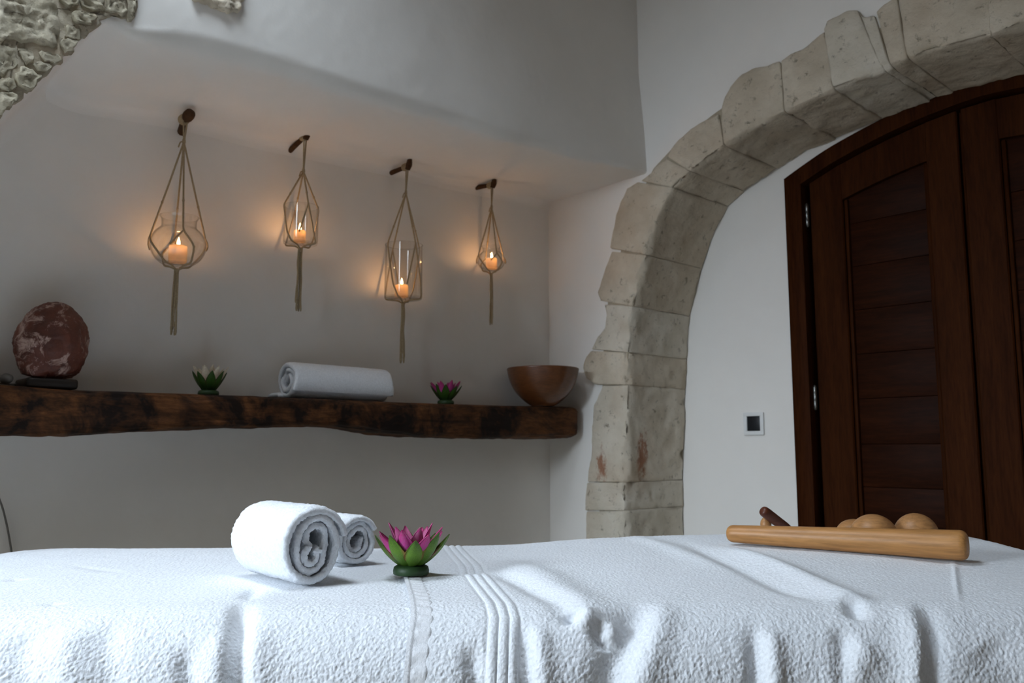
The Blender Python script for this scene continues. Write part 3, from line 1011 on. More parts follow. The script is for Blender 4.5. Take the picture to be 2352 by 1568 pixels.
# ------------------------------------------------------------------ rolled towels
def roll_mesh(R, L, turns, th, seed, r0=0.010, wob=0.10, oval=(1.0, 1.0), ph=0.0, pile=0.0010, nphi=300, nx=70, tail=0.0):
    """A towel rolled round the local x axis, resting on z = 0."""
    phi = np.linspace(0, 2 * math.pi * turns, nphi)
    t = phi / phi[-1]
    r = r0 + (R - th / 2 - r0) * t ** 0.92
    r = r + wob * R * (1 - t) * 0.55 * np.sin(2 * phi + seed) * (t > 0.02) + 0.022 * R * vn(np.cos(phi) * 2 + seed, np.sin(phi) * 2, t * turns * 1.3, seed)
    ang = phi + ph - phi[-1]
    Yc, Zc = r * np.cos(ang) * oval[0], r * np.sin(ang) * oval[1]
    ty, tz_ = np.gradient(Yc), np.gradient(Zc)
    l = np.hypot(ty, tz_); ny, nz = tz_ / l, -ty / l
    loc_th = th * (0.86 + 0.10 * vn(phi * 1.7, phi * 0 + seed, None, seed))
    loop_y = np.concatenate([Yc + ny * loc_th / 2, (Yc - ny * loc_th / 2)[::-1]])
    loop_z = np.concatenate([Zc + nz * loc_th / 2, (Zc - nz * loc_th / 2)[::-1]])
    lny = np.concatenate([ny, -ny[::-1]]); lnz = np.concatenate([nz, -nz[::-1]])
    tt = np.concatenate([t, t[::-1]])
    n = len(loop_y)
    u = np.linspace(0, 1, nx)
    xs = L * (0.5 - 0.5 * np.cos(math.pi * u)) * 0.35 + L * u * 0.65
    V = np.zeros((nx, n, 3))
    endoff = 0.006 * vn(np.concatenate([phi, phi[::-1]]) * 1.1, tt * 0 + seed * 1.7, None, seed + 4) + 0.010 * (1 - tt) * 0.5
    re = th * 0.42
    for i, x in enumerate(xs):
        e0 = min(x, L - x)
        k = 1 - 0.55 * (1 - math.sqrt(max(0, 1 - (1 - min(1, e0 / re)) ** 2)))
        sh = (k - 1) * loc_th.mean() / 2
        big = 1 - 0.05 * max(0, 1 - e0 / 0.02) ** 2
        yy, zz = (loop_y + lny * sh) * big, (loop_z + lnz * sh) * big
        xe = x + (endoff if x < L / 2 else -endoff) * max(0, 1 - e0 / (0.25 * L))
        pn = pile * (vn(np.arange(n) * 0.9 + i * 31.7, np.full(n, i * 0.83), None, seed + 2) + 0.6 * rng.normal(0, 0.5, n))
        yy = yy + lny * pn; zz = zz + lnz * pn
        V[i, :, 0] = xe; V[i, :, 1] = yy; V[i, :, 2] = zz
    Vf = V.reshape(-1, 3)
    z = Vf[:, 2]
    zb = -R * oval[1] * 0.93
    z = np.where(z < zb, zb + (z - zb) * 0.12, z)
    Vf[:, 2] = z - z.min()
    Fc = grid_faces(nx, n, wrap_v=True).tolist()
    for end in (0, nx - 1):
        b = end * n
        for k in range(nphi - 1):
            q = [b + k, b + k + 1, b + n - 2 - k, b + n - 1 - k]
            Fc.append(q if end == 0 else q[::-1])
    return Vf, [q[::-1] for q in Fc]


# ------------------------------------------------------------------ massage table and the towels that cover it
TX0, TX1, TY0, TY1, TZ = -1.10, 0.975, 1.068, 1.915, 0.711
RE, RC, PHM = 0.100, 0.065, 1.95                                     # edge rounding, corner rounding
tcx, tcy = (TX0 + TX1) / 2, (TY0 + TY1) / 2
thx, thy = (TX1 - TX0) / 2 - RE, (TY1 - TY0) / 2 - RE
YF = TY0 + RE


def flat(px, py):
    """Cloth coordinates of a spot seen on the covered table."""
    q = on_z(px, py, TZ)
    if q[1] >= YF:
        return (q[0], q[1])
    d = np.linspace(0, 0.6, 1200)                        # walk down the rounded front until it shows at that height
    ph = np.minimum(d / RE, PHM)
    rest = np.maximum(d - RE * PHM, 0)
    y_ = YF - RE * np.sin(ph) - rest * math.cos(PHM)
    z_ = TZ - RE * (1 - np.cos(ph)) - rest * math.sin(PHM) - CAM[2]
    dep = y_ * math.cos(PITCH) + z_ * math.sin(PITCH)
    up = -y_ * math.sin(PITCH) + z_ * math.cos(PITCH)
    yi = 784 - F * up / dep
    k = int(np.argmin(np.abs(yi - py)))
    return ((px - 1176) / F * dep[k], YF - d[k])


def seg_dist(a, b, pts):
    d = np.full(a.shape, 9.0)
    w = np.zeros(a.shape)
    n = len(pts) - 1
    for i in range(n):
        p, q = np.array(pts[i]), np.array(pts[i + 1])
        e = q - p
        L2 = e @ e
        t = np.clip(((a - p[0]) * e[0] + (b - p[1]) * e[1]) / L2, 0, 1)
        dd = np.hypot(a - p[0] - t * e[0], b - p[1] - t * e[1])
        m_ = dd < d
        d = np.where(m_, dd, d)
        w = np.where(m_, (i + t) / n, w)
    return d, w


# creases and folds: points along it, height, width, fade at (start, end)
FOLDS = [
    ([(960, 1318), (1060, 1322), (1135, 1322)], -0.010, 0.032, 1, 1),
    ([(1120, 1322), (1190, 1348), (1245, 1378), (1300, 1424)], -0.009, 0.018, 1, 0),
    ([(1150, 1300), (1260, 1350), (1335, 1420)], 0.008, 0.035, 1, 0),
    ([(1650, 1290), (1740, 1318), (1830, 1347), (1945, 1392)], 0.012, 0.022, 1, 0),
    ([(1540, 1268), (1660, 1316), (1800, 1370), (1900, 1410)], -0.006, 0.018, 1, 1),
    ([(1420, 1248), (1560, 1300), (1700, 1346)], 0.005, 0.022, 1, 1),
    ([(1310, 1420), (1318, 1450)], -0.014, 0.010, 1, 1), ([(1340, 1420), (1352, 1470)], 0.010, 0.014, 1, 1), ([(1375, 1440), (1388, 1500)], -0.012, 0.012, 1, 1),
    ([(1405, 1440), (1398, 1490)], 0.010, 0.013, 1, 1), ([(1485, 1400), (1450, 1460), (1410, 1530), (1395, 1600)], -0.018, 0.022, 1, 0), ([(1530, 1400), (1500, 1470), (1470, 1568)], 0.008, 0.02, 1, 0),
    ([(1728, 1440), (1738, 1568), (1740, 1700)], -0.012, 0.012, 1, 0), ([(1765, 1450), (1770, 1600)], 0.008, 0.014, 1, 0),
    ([(1955, 1395), (1966, 1440)], -0.012, 0.012, 1, 1), ([(1935, 1450), (1930, 1560)], -0.009, 0.012, 1, 0), ([(2000, 1480), (1930, 1568)], 0.007, 0.018, 1, 0),
    ([(2085, 1400), (2100, 1568), (2105, 1700)], 0.012, 0.018, 1, 0), ([(2122, 1400), (2130, 1568), (2135, 1700)], -0.012, 0.014, 1, 0),
    ([(2190, 1310), (2205, 1420)], 0.0025, 0.004, 1, 1),
    ([(2250, 1480), (2330, 1568)], -0.006, 0.03, 1, 0),
    ([(1080, 1480), (1092, 1560), (1095, 1680)], -0.010, 0.012, 1, 0), ([(1200, 1430), (1212, 1568), (1214, 1700)], -0.010, 0.010, 1, 0), ([(1235, 1440), (1250, 1600)], 0.007, 0.014, 1, 0),
    ([(560, 1390), (552, 1440), (545, 1568), (545, 1700)], -0.016, 0.014, 1, 0), ([(515, 1440), (505, 1568), (500, 1700)], 0.009, 0.018, 1, 0),
    ([(425, 1480), (432, 1568), (434, 1680)], -0.010, 0.012, 1, 0), ([(585, 1440), (590, 1600)], 0.006, 0.02, 1, 0),
    ([(250, 1430), (262, 1600)], -0.006, 0.02, 1, 0), ([(160, 1440), (165, 1600)], 0.005, 0.02, 1, 0), ([(60, 1450), (60, 1600)], -0.006, 0.02, 1, 0),
    ([(590, 1352), (565, 1390)], -0.004, 0.012, 1, 1),
    ([(100, 1395), (140, 1385)], -0.003, 0.012, 1, 1), ([(20, 1340), (50, 1332)], -0.003, 0.012, 1, 1), ([(160, 1300), (300, 1322)], -0.0015, 0.012, 1, 1),
]
FOLDS = [([flat(*p) for p in pts], h, w, f0, f1) for pts, h, w, f0, f1 in FOLDS]


def cloth_height(a, b):
    """Shape of what lies under the towels: flat at the left, a pad rising toward the right end."""
    raise_ = (0.014 * sstep(-0.10, 0.22, a) + 0.018 * sstep(0.1, 0.8, a)) * sstep(1.14, 1.66, b)
    raise_ += 0.002 * fbm(a * 3, b * 4, None, 3, 3)
    return raise_


def cloth(a, b, lift, pile, folds=True, ripple=None):
    d_ = np.stack([a - tcx, b - tcy], -1)
    core = np.stack([np.clip(d_[..., 0], -(thx - RC), thx - RC), np.clip(d_[..., 1], -(thy - RC), thy - RC)], -1)
    e = d_ - core
    l = np.hypot(e[..., 0], e[..., 1])
    nn = e / np.maximum(l, 1e-9)[..., None]
    dist = np.maximum(l - RC, 0)
    Q = core + nn * np.minimum(l, RC)[..., None]
    ph = np.minimum(dist / RE, PHM)                      # the towels are tucked in a little under the padded edge
    rest = np.maximum(dist - RE * PHM, 0)
    out = RE * np.sin(ph) + rest * math.cos(PHM)
    z = TZ - RE * (1 - np.cos(ph)) - rest * math.sin(PHM)
    hang = np.clip((dist - 0.03) / 0.22, 0, 1)
    h = np.zeros(a.shape)
    if folds:
        for pts, amp, w, f0, f1 in FOLDS:
            xs_, ys_ = [p[0] for p in pts], [p[1] for p in pts]
            m_ = (a > min(xs_) - 4 * w) & (a < max(xs_) + 4 * w) & (b > min(ys_) - 4 * w) & (b < max(ys_) + 4 * w)
            if not m_.any(): continue
            dd, tt = seg_dist(a[m_], b[m_], pts)
            fade = np.ones(dd.shape)
            if f0: fade *= sstep(-0.05, 0.35, tt)
            if f1: fade *= 1 - sstep(0.65, 1.05, tt)
            h[m_] += amp * np.exp(-(dd / w) ** 2) * fade
    h += hang * (0.006 * fbm(a * 7, b * 2.5, None, 8, 2) + 0.0012 * vn(a * 26, b * 5, None, 12))
    h += 0.0007 * fbm(a * 10, b * 10, None, 21, 2)
    p = pile * (0.80 * vn(a * 520, b * 430, None, 30) + 0.6 * vn(a * 740, b * 620, None, 31) + 0.16 * vn(a * 170, b * 120, None, 32))
    if ripple is not None: p = p + ripple
    h = h + p * (0.40 + 0.50 * np.sin(np.minimum(ph, 1.57))) + lift
    nx, ny, nz = nn[..., 0] * np.sin(ph), nn[..., 1] * np.sin(ph), np.cos(ph)
    H = cloth_height(a, b) * np.maximum(np.cos(ph), 0)
    X = tcx + Q[..., 0] + nn[..., 0] * out + nx * h
    Y = tcy + Q[..., 1] + nn[..., 1] * out + ny * h
    Z = z + H + nz * h
    return np.stack([X, Y, Z], -1)


def shear(b):                                            # the right towel lies slightly askew
    return -0.165 * np.maximum(b - 1.12, 0) + 0.03 * np.minimum(b - 1.12, 0)


b_fine = np.concatenate([np.linspace(YF - 0.30, YF - 0.175, 20)[:-1], np.linspace(YF - 0.175, 1.22, 175)[:-1], np.linspace(1.22, 1.42, 90)[:-1], np.linspace(1.42, TY1 - RE + 0.06, 110)[:-1], np.linspace(TY1 - RE + 0.06, TY1 + 0.16, 30)])


def cloth_sheet(name, a0, a1, step, lift, pile, mat, parent, sheared, ripple=None):
    if a1 - a0 > 0.5:                                    # fine where the pile is seen close up, coarse at the far ends
        lo, hi = max(a0, -0.74), min(a1, 0.74)
        aa = np.concatenate([np.arange(a0, lo - 1e-6, 0.005), np.arange(lo, hi, step), np.arange(hi, a1 + 0.005, 0.005)])
        na = len(aa)
    else:
        na = max(3, int((a1 - a0) / step) + 1)
        aa = np.linspace(a0, a1, na)
    Ag, Bg = np.meshgrid(aa, b_fine, indexing='ij')
    a_ = Ag + (shear(Bg) if sheared else 0)
    rp = None if ripple is None else ripple(Ag, Bg)
    P = cloth(a_, Bg, lift(Ag, Bg) if callable(lift) else lift, pile(Ag, Bg) if callable(pile) else pile, True, rp)
    return obj(name, (P.reshape(-1, 3), grid_faces(na, len(b_fine))), mat, parent)


tbl = thing('massage_table', 'padded massage table hidden under white towels in the foreground', 'massage table', (tcx, tcy, 0))
obj('padded_top', box((0, 0.0, 0.630), (TX1 - TX0 - 0.26, TY1 - TY0 - 0.26, 0.10), 0.045, (30, 14, 4)), M['vinyl'], tbl)
obj('frame', box((0, 0, 0.545), (TX1 - TX0 - 0.46, TY1 - TY0 - 0.46, 0.05), 0.006, (2, 2, 2)), M['peg'], tbl)
for sx in (-1, 1):
    for sy in (-1, 1):
        obj('leg', tube(spline([(sx * 0.74, sy * 0.17, 0.53), (sx * 0.80, sy * 0.26, 0.0)], 4), 0.024, 14), M['peg'], tbl)

# left towel lies first, the right one over it
towel_l = thing('table_towel', 'white terry towel spread over the left half of the massage table', 'towel', (0, 0, 0), 0, 'towels spread over the massage table')
cloth_sheet('cloth', -1.50, 0.02, 0.00135, 0.003, 0.0013, M['terry'], towel_l, False)
towel_r = thing('table_towel', 'white terry towel with three raised stripes over the right half of the massage table', 'towel', (0, 0, 0), 0, 'towels spread over the massage table')
AH = -0.128


def rip_hem(a, b): return 0.0012 * np.sin(b * 260 + 2 * vn(a * 30, b * 20)) * sstep(0, 0.006, a - AH - 0.007) + 0.0015 * (a < AH + 0.007) - 0.0035 * sstep(0.0255, 0.031, a - AH)


def grooves(a, b):
    r = np.zeros(a.shape)
    for c in (0.098, 0.1115, 0.125, 0.1385):
        r -= 0.0028 * np.exp(-(((a - AH) - c) / 0.0028) ** 2)
    return r


def pile_r(a, b):
    o = a - AH
    return 0.0013 * (1 - 0.92 * (o < 0.033)) * (1 - 0.85 * ((o > 0.0955) & (o < 0.141)))


def base_rip(a, b):
    o = a - AH
    r = -0.0012 * (o < 0.026) + 0.0
    for c in (0.098, 0.1115, 0.125, 0.1385): r = r - 0.0022 * np.exp(-((o - c) / 0.0030) ** 2)
    return r


cloth_sheet('cloth', AH + 0.002, 1.38, 0.00135, 0.0085, pile_r, M['terry'], towel_r, True, base_rip)
cloth_sheet('hem', AH, AH + 0.031, 0.0014, 0.0092, 0.0002, M['hem'], towel_r, True, rip_hem)
for c in (0.1048, 0.1182, 0.1317):
    cloth_sheet('woven_stripe', AH + c - 0.0062, AH + c + 0.0062, 0.0010, lambda a, b, c=c: 0.0085 + 0.0026 * np.cos(np.clip((a - AH - c) / 0.0062, -1, 1) * math.pi / 2) ** 0.6 - 0.0014, 0.0007, M['terry'], towel_r, True)


def surf(x, y):  # used to set things down on it
    """Height of the covered table at (x, y), measured on the cloth."""
    a, b = np.array([x]), np.array([y])
    return float(cloth(a, b, 0.0085 if x > AH + float(shear(np.array([y]))[0]) else 0.003, 0.0)[0, 2])


def on_cloth(px, py):
    """Where a sight line meets the covered table."""
    d = ray(px, py)
    for t in np.arange(1.08, 2.1, 0.002):
        q = CAM + d * t
        if q[2] < surf(q[0], q[1]): return q
    return on_z(px, py, TZ)


# rolled towels on the table
def rolled(label, front_px, zf, ang, R, L, turns, th, seed, group, **kw):
    q = on_cloth(*front_px)
    hs = [(t, surf(q[0] + L * t * math.cos(ang), q[1] + L * t * math.sin(ang))) for t in (0.03, 0.2, 0.4, 0.6, 0.8, 0.97)]
    slope = (hs[-1][1] - hs[0][1]) / (0.94 * L)          # lies along the slight fall of the table edge
    zs = max(h - slope * L * t for t, h in hs)
    t = thing('rolled_towel', label, 'towel', (q[0], q[1], zs + 0.001), ang, group)
    t.rotation_euler = (0, -math.atan(slope), ang)
    obj('towel_roll', roll_mesh(R, L, turns, th, seed, **kw), M['terry'], t)
    return t


rolled('larger rolled white towel at the front of the pair beside the pink lotus', (722, 1349), 0.714, math.radians(90 + 40), 0.064, 0.19, 2.9, 0.0130, 5, 'rolled towels on the table', ph=2.9, oval=(0.99, 1.0), wob=0.34, pile=0.0015)
rolled('smaller rolled white towel lying behind the front roll, partly hidden', (822, 1300), 0.714, math.radians(90 + 42), 0.047, 0.20, 3.0, 0.0105, 9, 'rolled towels on the table', ph=2.7, wob=0.15, pile=0.0012)

# lotus on the table
q = on_cloth(944, 1322)
zl_ = 0.002 + max(surf(q[0] + 0.029 * math.cos(k), q[1] + 0.029 * math.sin(k)) for k in np.linspace(0, 6.28, 25))
lotus('large magenta lotus flower with green sepals on the massage table', (q[0], q[1], zl_), 1.0, 0.2, M['sepal'], M['pink'], M['pink_in'], 1.15, sepal_w=0.86)

# ------------------------------------------------------------------ wooden massage tools
pl, pr = on_cloth(1673, 1251), on_cloth(2227, 1296)

axis = np.array([pr[0] - pl[0], pr[1] - pl[1], 0.0]); Ls = np.linalg.norm(axis); rz = math.atan2(axis[1], axis[0])
Rl, Rr = 0.0158, 0.0245
zl, zr = surf(pl[0], pl[1]), surf(pr[0], pr[1])
tilt = math.asin(((zl + Rl) - (zr + Rr)) / Ls)
st = thing('tapered_rolling_stick', 'long light beech tapered stick at the front of the wooden tools', 'massage stick', (pl[0], pl[1], 0), rz)
xs = np.concatenate([0.012 * (1 - np.cos(np.linspace(0, 1, 7) * math.pi / 2)), np.linspace(0.03, Ls - 0.03, 24), Ls - 0.012 * (1 - np.sin(np.linspace(0, 1, 7) * math.pi / 2))])
prof = []
for i, x in enumerate(xs):
    r = Rl + (Rr - Rl) * x / Ls
    e = min(x, Ls - x)
    r *= 1 - 0.45 * (1 - math.sqrt(max(0, 1 - (1 - min(1, e / 0.012)) ** 2)))
    prof.append(r)
tv_, tf_ = tube([(x, 0, 0) for x in xs], prof, 40)
off = max(surf(pl[0] + axis[0] * t, pl[1] + axis[1] * t) + Rl + (Rr - Rl) * t - ((zl + Rl) * (1 - t) + (zr + Rr) * t) for t in np.linspace(0.02, 0.98, 20))
stick = obj('turned_rod', (tv_, tf_), M['beech'], st, True, (0, 0, zl + Rl + off + 0.0022), (0, tilt, 0))

# wooden cups and handle behind the stick


def cup(label, px, y_top, width_px, depth_y, rot, group, mat, flatten=1.0):
    x = (px - 1176) / 1960 * depth_y
    z = surf(x, depth_y)
    R = width_px / 2 / 1960 * depth_y
    H = CAM[2] - (y_top - 1030) / 1960 * depth_y - z
    t = thing('wooden_cup', label, 'massage cup', (x, depth_y, z + 0.0005), rot, group)
    prof = [(0.0, H)]
    for k in range(1, 15):
        u = k / 14 * math.pi / 2
        prof.append((R * math.sin(u), H * (0.20 + 0.80 * math.cos(u))))
    prof += [(R * 1.0, H * 0.12), (R * 0.97, 0.004), (R * 0.94, 0.0)]
    obj('dome', lathe([(max(r, 1e-5), z_) for r, z_ in prof], 48), mat, t)
    inner = [(R * 0.94, 0.0), (R * 0.88, 0.001), (R * 0.8, H * 0.3), (R * 0.4, H * 0.7), (1e-5, H * 0.8)]
    obj('hollow', lathe(inner, 48), mat, t)
    return t


cup('light wooden massage cup at the left, half hidden behind the middle dome', 1947, 1188, 78, 1.70, 0.3, 'wooden massage cups', M['beech_round'])
cup('middle wooden massage cup, the largest plain dome behind the stick', 1990, 1177, 104, 1.61, 1.1, 'wooden massage cups', M['beech_round'])
cup('rightmost wooden massage cup showing curved grain rings', 2086, 1175, 96, 1.62, 2.2, 'wooden massage cups', M['beech_round'])

# dark handled roller leaning up, its pale knob below it
h0 = meet(1752, 1172, np.array([0, 1.72, 0]), np.array([0, 1.0, 0]))
h1 = meet(1832, 1232, np.array([0, 1.76, 0]), np.array([0, 1.0, 0]))
dv = h1 - h0
k_ = 0.3                                                # the handle runs straight down until it rests on the towel
while k_ < 2.0 and (h0 + dv * (k_ + 0.02))[2] > surf(*(h0 + dv * (k_ + 0.02))[:2]) + 0.013: k_ += 0.02
h2 = h0 + dv * k_
h1 = h0 + dv * (k_ * 0.9)
dv = h1 - h0
kz = max(surf(h0[0] + dx, h0[1] + dy) for dx in (-0.01, 0.006, 0.03) for dy in (0.0, 0.02, 0.04)) + 0.002
mr = thing('massage_roller', 'dark wooden handled massage tool propped up behind the tapered stick', 'massage tool', (h0[0], h0[1], kz))
org = np.array([h0[0], h0[1], kz])
rad = [0.0045, 0.0088, 0.0104, 0.0108, 0.0105, 0.0102, 0.010, 0.0095]
pts = [h0 - dv / np.linalg.norm(dv) * 0.002, h0 - dv * 0.0 , h0 + dv * 0.06, h0 + dv * 0.2, h0 + dv * 0.5, h0 + dv * 0.8, h1, h2]
obj('handle', tube(np.array(pts) - org, rad, 20), M['rosewood'], mr)
kp = meet(1763, 1204, np.array([0, 1.73, 0]), np.array([0, 1.0, 0])) - org
prof = [(1e-5, kp[2] + 0.013), (0.006, kp[2] + 0.0115), (0.0095, kp[2] + 0.006), (0.0108, kp[2]), (0.0105, kp[2] - 0.006), (0.009, kp[2] - 0.012), (0.0085, 0.004), (0.0095, 0.001), (0.0095, 0.0), (1e-5, 0.0)]
obj('knob', lathe(prof, 24), M['beech_round'], mr, True, (kp[0], kp[1] + 0.012, 0))

# ------------------------------------------------------------------ things on the shelf
# salt lamp
sv = 0.105
s_l = on_shelf(112, sv)
sl = thing('salt_lamp', 'unlit reddish rock salt lamp on a black base at the left end of the beam', 'lamp', room(s_l, sv, shelf_top(s_l)), RX)
obj('lamp_base', box((-0.006, 0, 0.012), (0.112, 0.112, 0.024), 0.006, (6, 6, 3)), M['base'], sl)
nu, nw = 90, 64
V = []
facets = [(Vector((random.gauss(0, 1), random.gauss(0, 1), random.gauss(0, 0.8))).normalized(), random.uniform(0.90, 1.02)) for _ in range(40)]
for i in range(nw + 1):
    t_ = i / nw
    for k in range(nu):
        a = 2 * math.pi * k / nu
        zz = -1 + 2 * t_
        rr = float(np.interp(t_, [0, 0.008, 0.05, 0.3, 0.5, 0.66, 0.8, 0.9, 0.96, 1.0], [0.0, 0.93, 1.02, 1.05, 1.0, 0.90, 0.74, 0.54, 0.34, 0.0]))
        d = Vector((rr * math.cos(a), rr * math.sin(a), zz))
        for nrm, lim in facets:
            ex = d.dot(nrm) - lim
            if ex > 0: d -= nrm * ex * 0.8
        d *= 1 + 0.05 * mnoise.fractal(Vector((d.x * 3.5, d.y * 3.5, d.z * 3.5)), 0.7, 2.1, 6)
        V.append((0.084 * d.x + 0.004 * d.z, 0.074 * d.y, 0.098 + 0.098 * d.z + 0.021))
t = NT('red_rock_salt')
co = t.coords()
a_ = t.noise(co, 9, 6, 0.7, 0.6)
b_ = t.noise(co, 24, 7, 0.75, 1.0)
base = t.mix(t.ramp(a_, [(0.3, (0, 0, 0)), (0.7, (1, 1, 1))]), (0.060, 0.015, 0.009), (0.22, 0.060, 0.032))
base = t.mix(t.ramp(b_, [(0.52, (0, 0, 0)), (0.62, (0.85, 0.85, 0.85))]), base, (0.60, 0.42, 0.36))
t.color(base)
t.bump(b_, 0.6, 0.006)
M['salt'] = t.done(0.5, 0.5, **{'Subsurface Weight': 0.1, 'Subsurface Radius': (0.02, 0.008, 0.004)})
obj('salt_rock', (np.array(V), grid_faces(nw + 1, nu, wrap_v=True).tolist()), M['salt'], sl)
pl1 = np.array([-0.07, 0.03, 0.006])


def loc_sl(x, y, v):
    s_, z_ = on_v(x, y, v)
    return np.array([-(s_ - s_l), -(v - sv), z_ - shelf_top(s_l)])


cord = [np.array([-0.066, 0.02, 0.010]), np.array([-0.10, 0.03, 0.012]), np.array([-0.13, 0.0, 0.016]), np.array([-0.16, -0.07, 0.012]), np.array([-0.17, -0.104, -0.02]), np.array([-0.172, -0.108, -0.16]), loc_sl(-30, 1080, 0.1), loc_sl(0, 1150, 0.04), loc_sl(12, 1190, 0.02), loc_sl(22, 1240, 0.012), loc_sl(30, 1300, 0.01), loc_sl(34, 1400, 0.01)]
obj('power_cord', tube(spline(cord, 70), 0.0024, 8), M['cable'], sl)
obj('cord_switch', tube([(-0.102, 0.0, 0.016), (-0.100, -0.012, 0.019), (-0.098, -0.024, 0.020), (-0.096, -0.036, 0.019), (-0.094, -0.046, 0.015)], [0.003, 0.011, 0.013, 0.011, 0.003], 14), M['cable'], sl)

sv2 = 0.10
s2 = on_shelf(479, sv2)
lotus('cream lotus flower with dark green sepals on the beam shelf', room(s2, sv2, shelf_top(s2) + 0.0005), 0.98, 0.5, M['sepal_dark'], M['cream'], M['cream'], 1.25, nest=0.70, up=1.14, sepal_w=0.78)
s3 = on_shelf(1024, sv2)
lotus('small deep pink lotus flower on the beam shelf near the wooden bowl', room(s3, sv2, shelf_top(s3) + 0.0005), 1.0, 0.1, M['sepal_dark'], M['pink'], M['pink_in'], 1.1, nest=0.78, up=1.10, sepal_w=0.85)

# rolled towel on the shelf
svt = 0.105
s4 = on_shelf(655, svt)
rt = thing('rolled_towel', 'rolled white towel lying on the dark beam shelf', 'towel', room(s4, svt, shelf_top(s4 - 0.15) + 0.001), RX)
rt.rotation_euler = (0, math.radians(0.3), RX)
obj('towel_roll', roll_mesh(0.0635, 0.345, 2.6, 0.0145, 3, r0=0.012, wob=0.10, ph=-2.6, oval=(1.0, 0.98), pile=0.0008, nphi=240), M['terry'], rt)
# the loose end that sticks out under the roll
fx = np.linspace(-0.012, 0.325, 60)
ft = np.linspace(0, 1, 26)
V = []
for x in fx:
    for side_ in (0, 1):
        for u in (ft if not side_ else ft[::-1]):
            y = 0.020 + 0.058 * u
            z = 0.006 + 0.010 * math.sin(u * 3.0) * (0.6 + 0.4 * math.sin(x * 30)) + (0.007 if not side_ else -0.0045) * math.sin(math.pi * min(1, 0.15 + u * 0.85)) ** 0.5
            V.append((x + 0.004 * math.sin(u * 5), y, max(z, 0.0006)))
nfl = 2 * len(ft)
Fc = grid_faces(len(fx), nfl, wrap_v=True).tolist()
for end in (0, len(fx) - 1):
    for k in range(len(ft) - 1):
        q_ = [end * nfl + k, end * nfl + k + 1, end * nfl + nfl - 2 - k, end * nfl + nfl - 1 - k]
        Fc.append(q_ if end == 0 else q_[::-1])
obj('loose_end', (np.array(V), [q_[::-1] for q_ in Fc]), M['terry'], rt)

# bowl
bv = 0.1405
s5 = on_shelf(1247, bv)
Rb, Hb = 0.134, 0.137
bowl = thing('wooden_bowl', 'turned reddish brown wooden bowl at the right end of the beam shelf', 'bowl', room(max(s5, 0.142), bv, shelf_top(s5) + 0.0005))
prof = [(1e-5, 0.0), (0.040, 0.0), (0.044, 0.002), (0.058, 0.010), (0.080, 0.028), (0.102, 0.052), (0.118, 0.080), (0.128, 0.108), (0.133, 0.130), (0.134, 0.137), (0.132, 0.1395), (0.128, 0.1395), (0.126, 0.136), (0.121, 0.108), (0.111, 0.080), (0.095, 0.054), (0.074, 0.032), (0.04, 0.016), (1e-5, 0.012)]
bp = spline([(r, 0, z) for r, z in prof], 90)[:, [0, 2]]
bp[:, 0] = np.maximum(bp[:, 0], 1e-5)
obj('bowl_body', lathe(bp, 72), M['bowl'], bowl)

# ------------------------------------------------------------------ hanging jar lanterns, pegs and candles
VJ = 0.095


def jar_profile(kind, R, H):
    w = 0.0022
    if kind == 'cylinder':
        outp = [(1e-5, 0.0), (R * 0.86, 0.0), (R * 0.96, 0.003), (R, 0.010), (R * 0.995, H * 0.3), (R * 0.985, H * 0.7), (R * 0.985, H - 0.004), (R * 1.01, H - 0.001)]
    else:
        outp = [(1e-5, 0.0), (R * 0.45, 0.0), (R * 0.58, 0.003), (R * 0.80, H * 0.12), (R * 0.95, H * 0.26), (R, H * 0.40), (R * 0.96, H * 0.54), (R * 0.84, H * 0.66), (R * 0.70, H * 0.735), (R * 0.635, H * 0.78), (R * 0.62, H * 0.84), (R * 0.63, H * 0.93), (R * 0.68, H * 0.985), (R * 0.70, H)]
    inn = [(max(r - w, 1e-5), z + (0.005 if z < 0.006 else 0.0)) for r, z in outp]
    inn[-1] = (outp[-1][0] - w, outp[-1][1])
    inn[0] = (1e-5, 0.006)
    o3 = spline([(r, 0, z) for r, z in outp], 44)[:, [0, 2]]
    i3 = spline([(r, 0, z) for r, z in inn[::-1]], 44)[:, [0, 2]]
    P = np.vstack([o3, i3]); P[:, 0] = np.maximum(P[:, 0], 1e-5)
    return P, outp


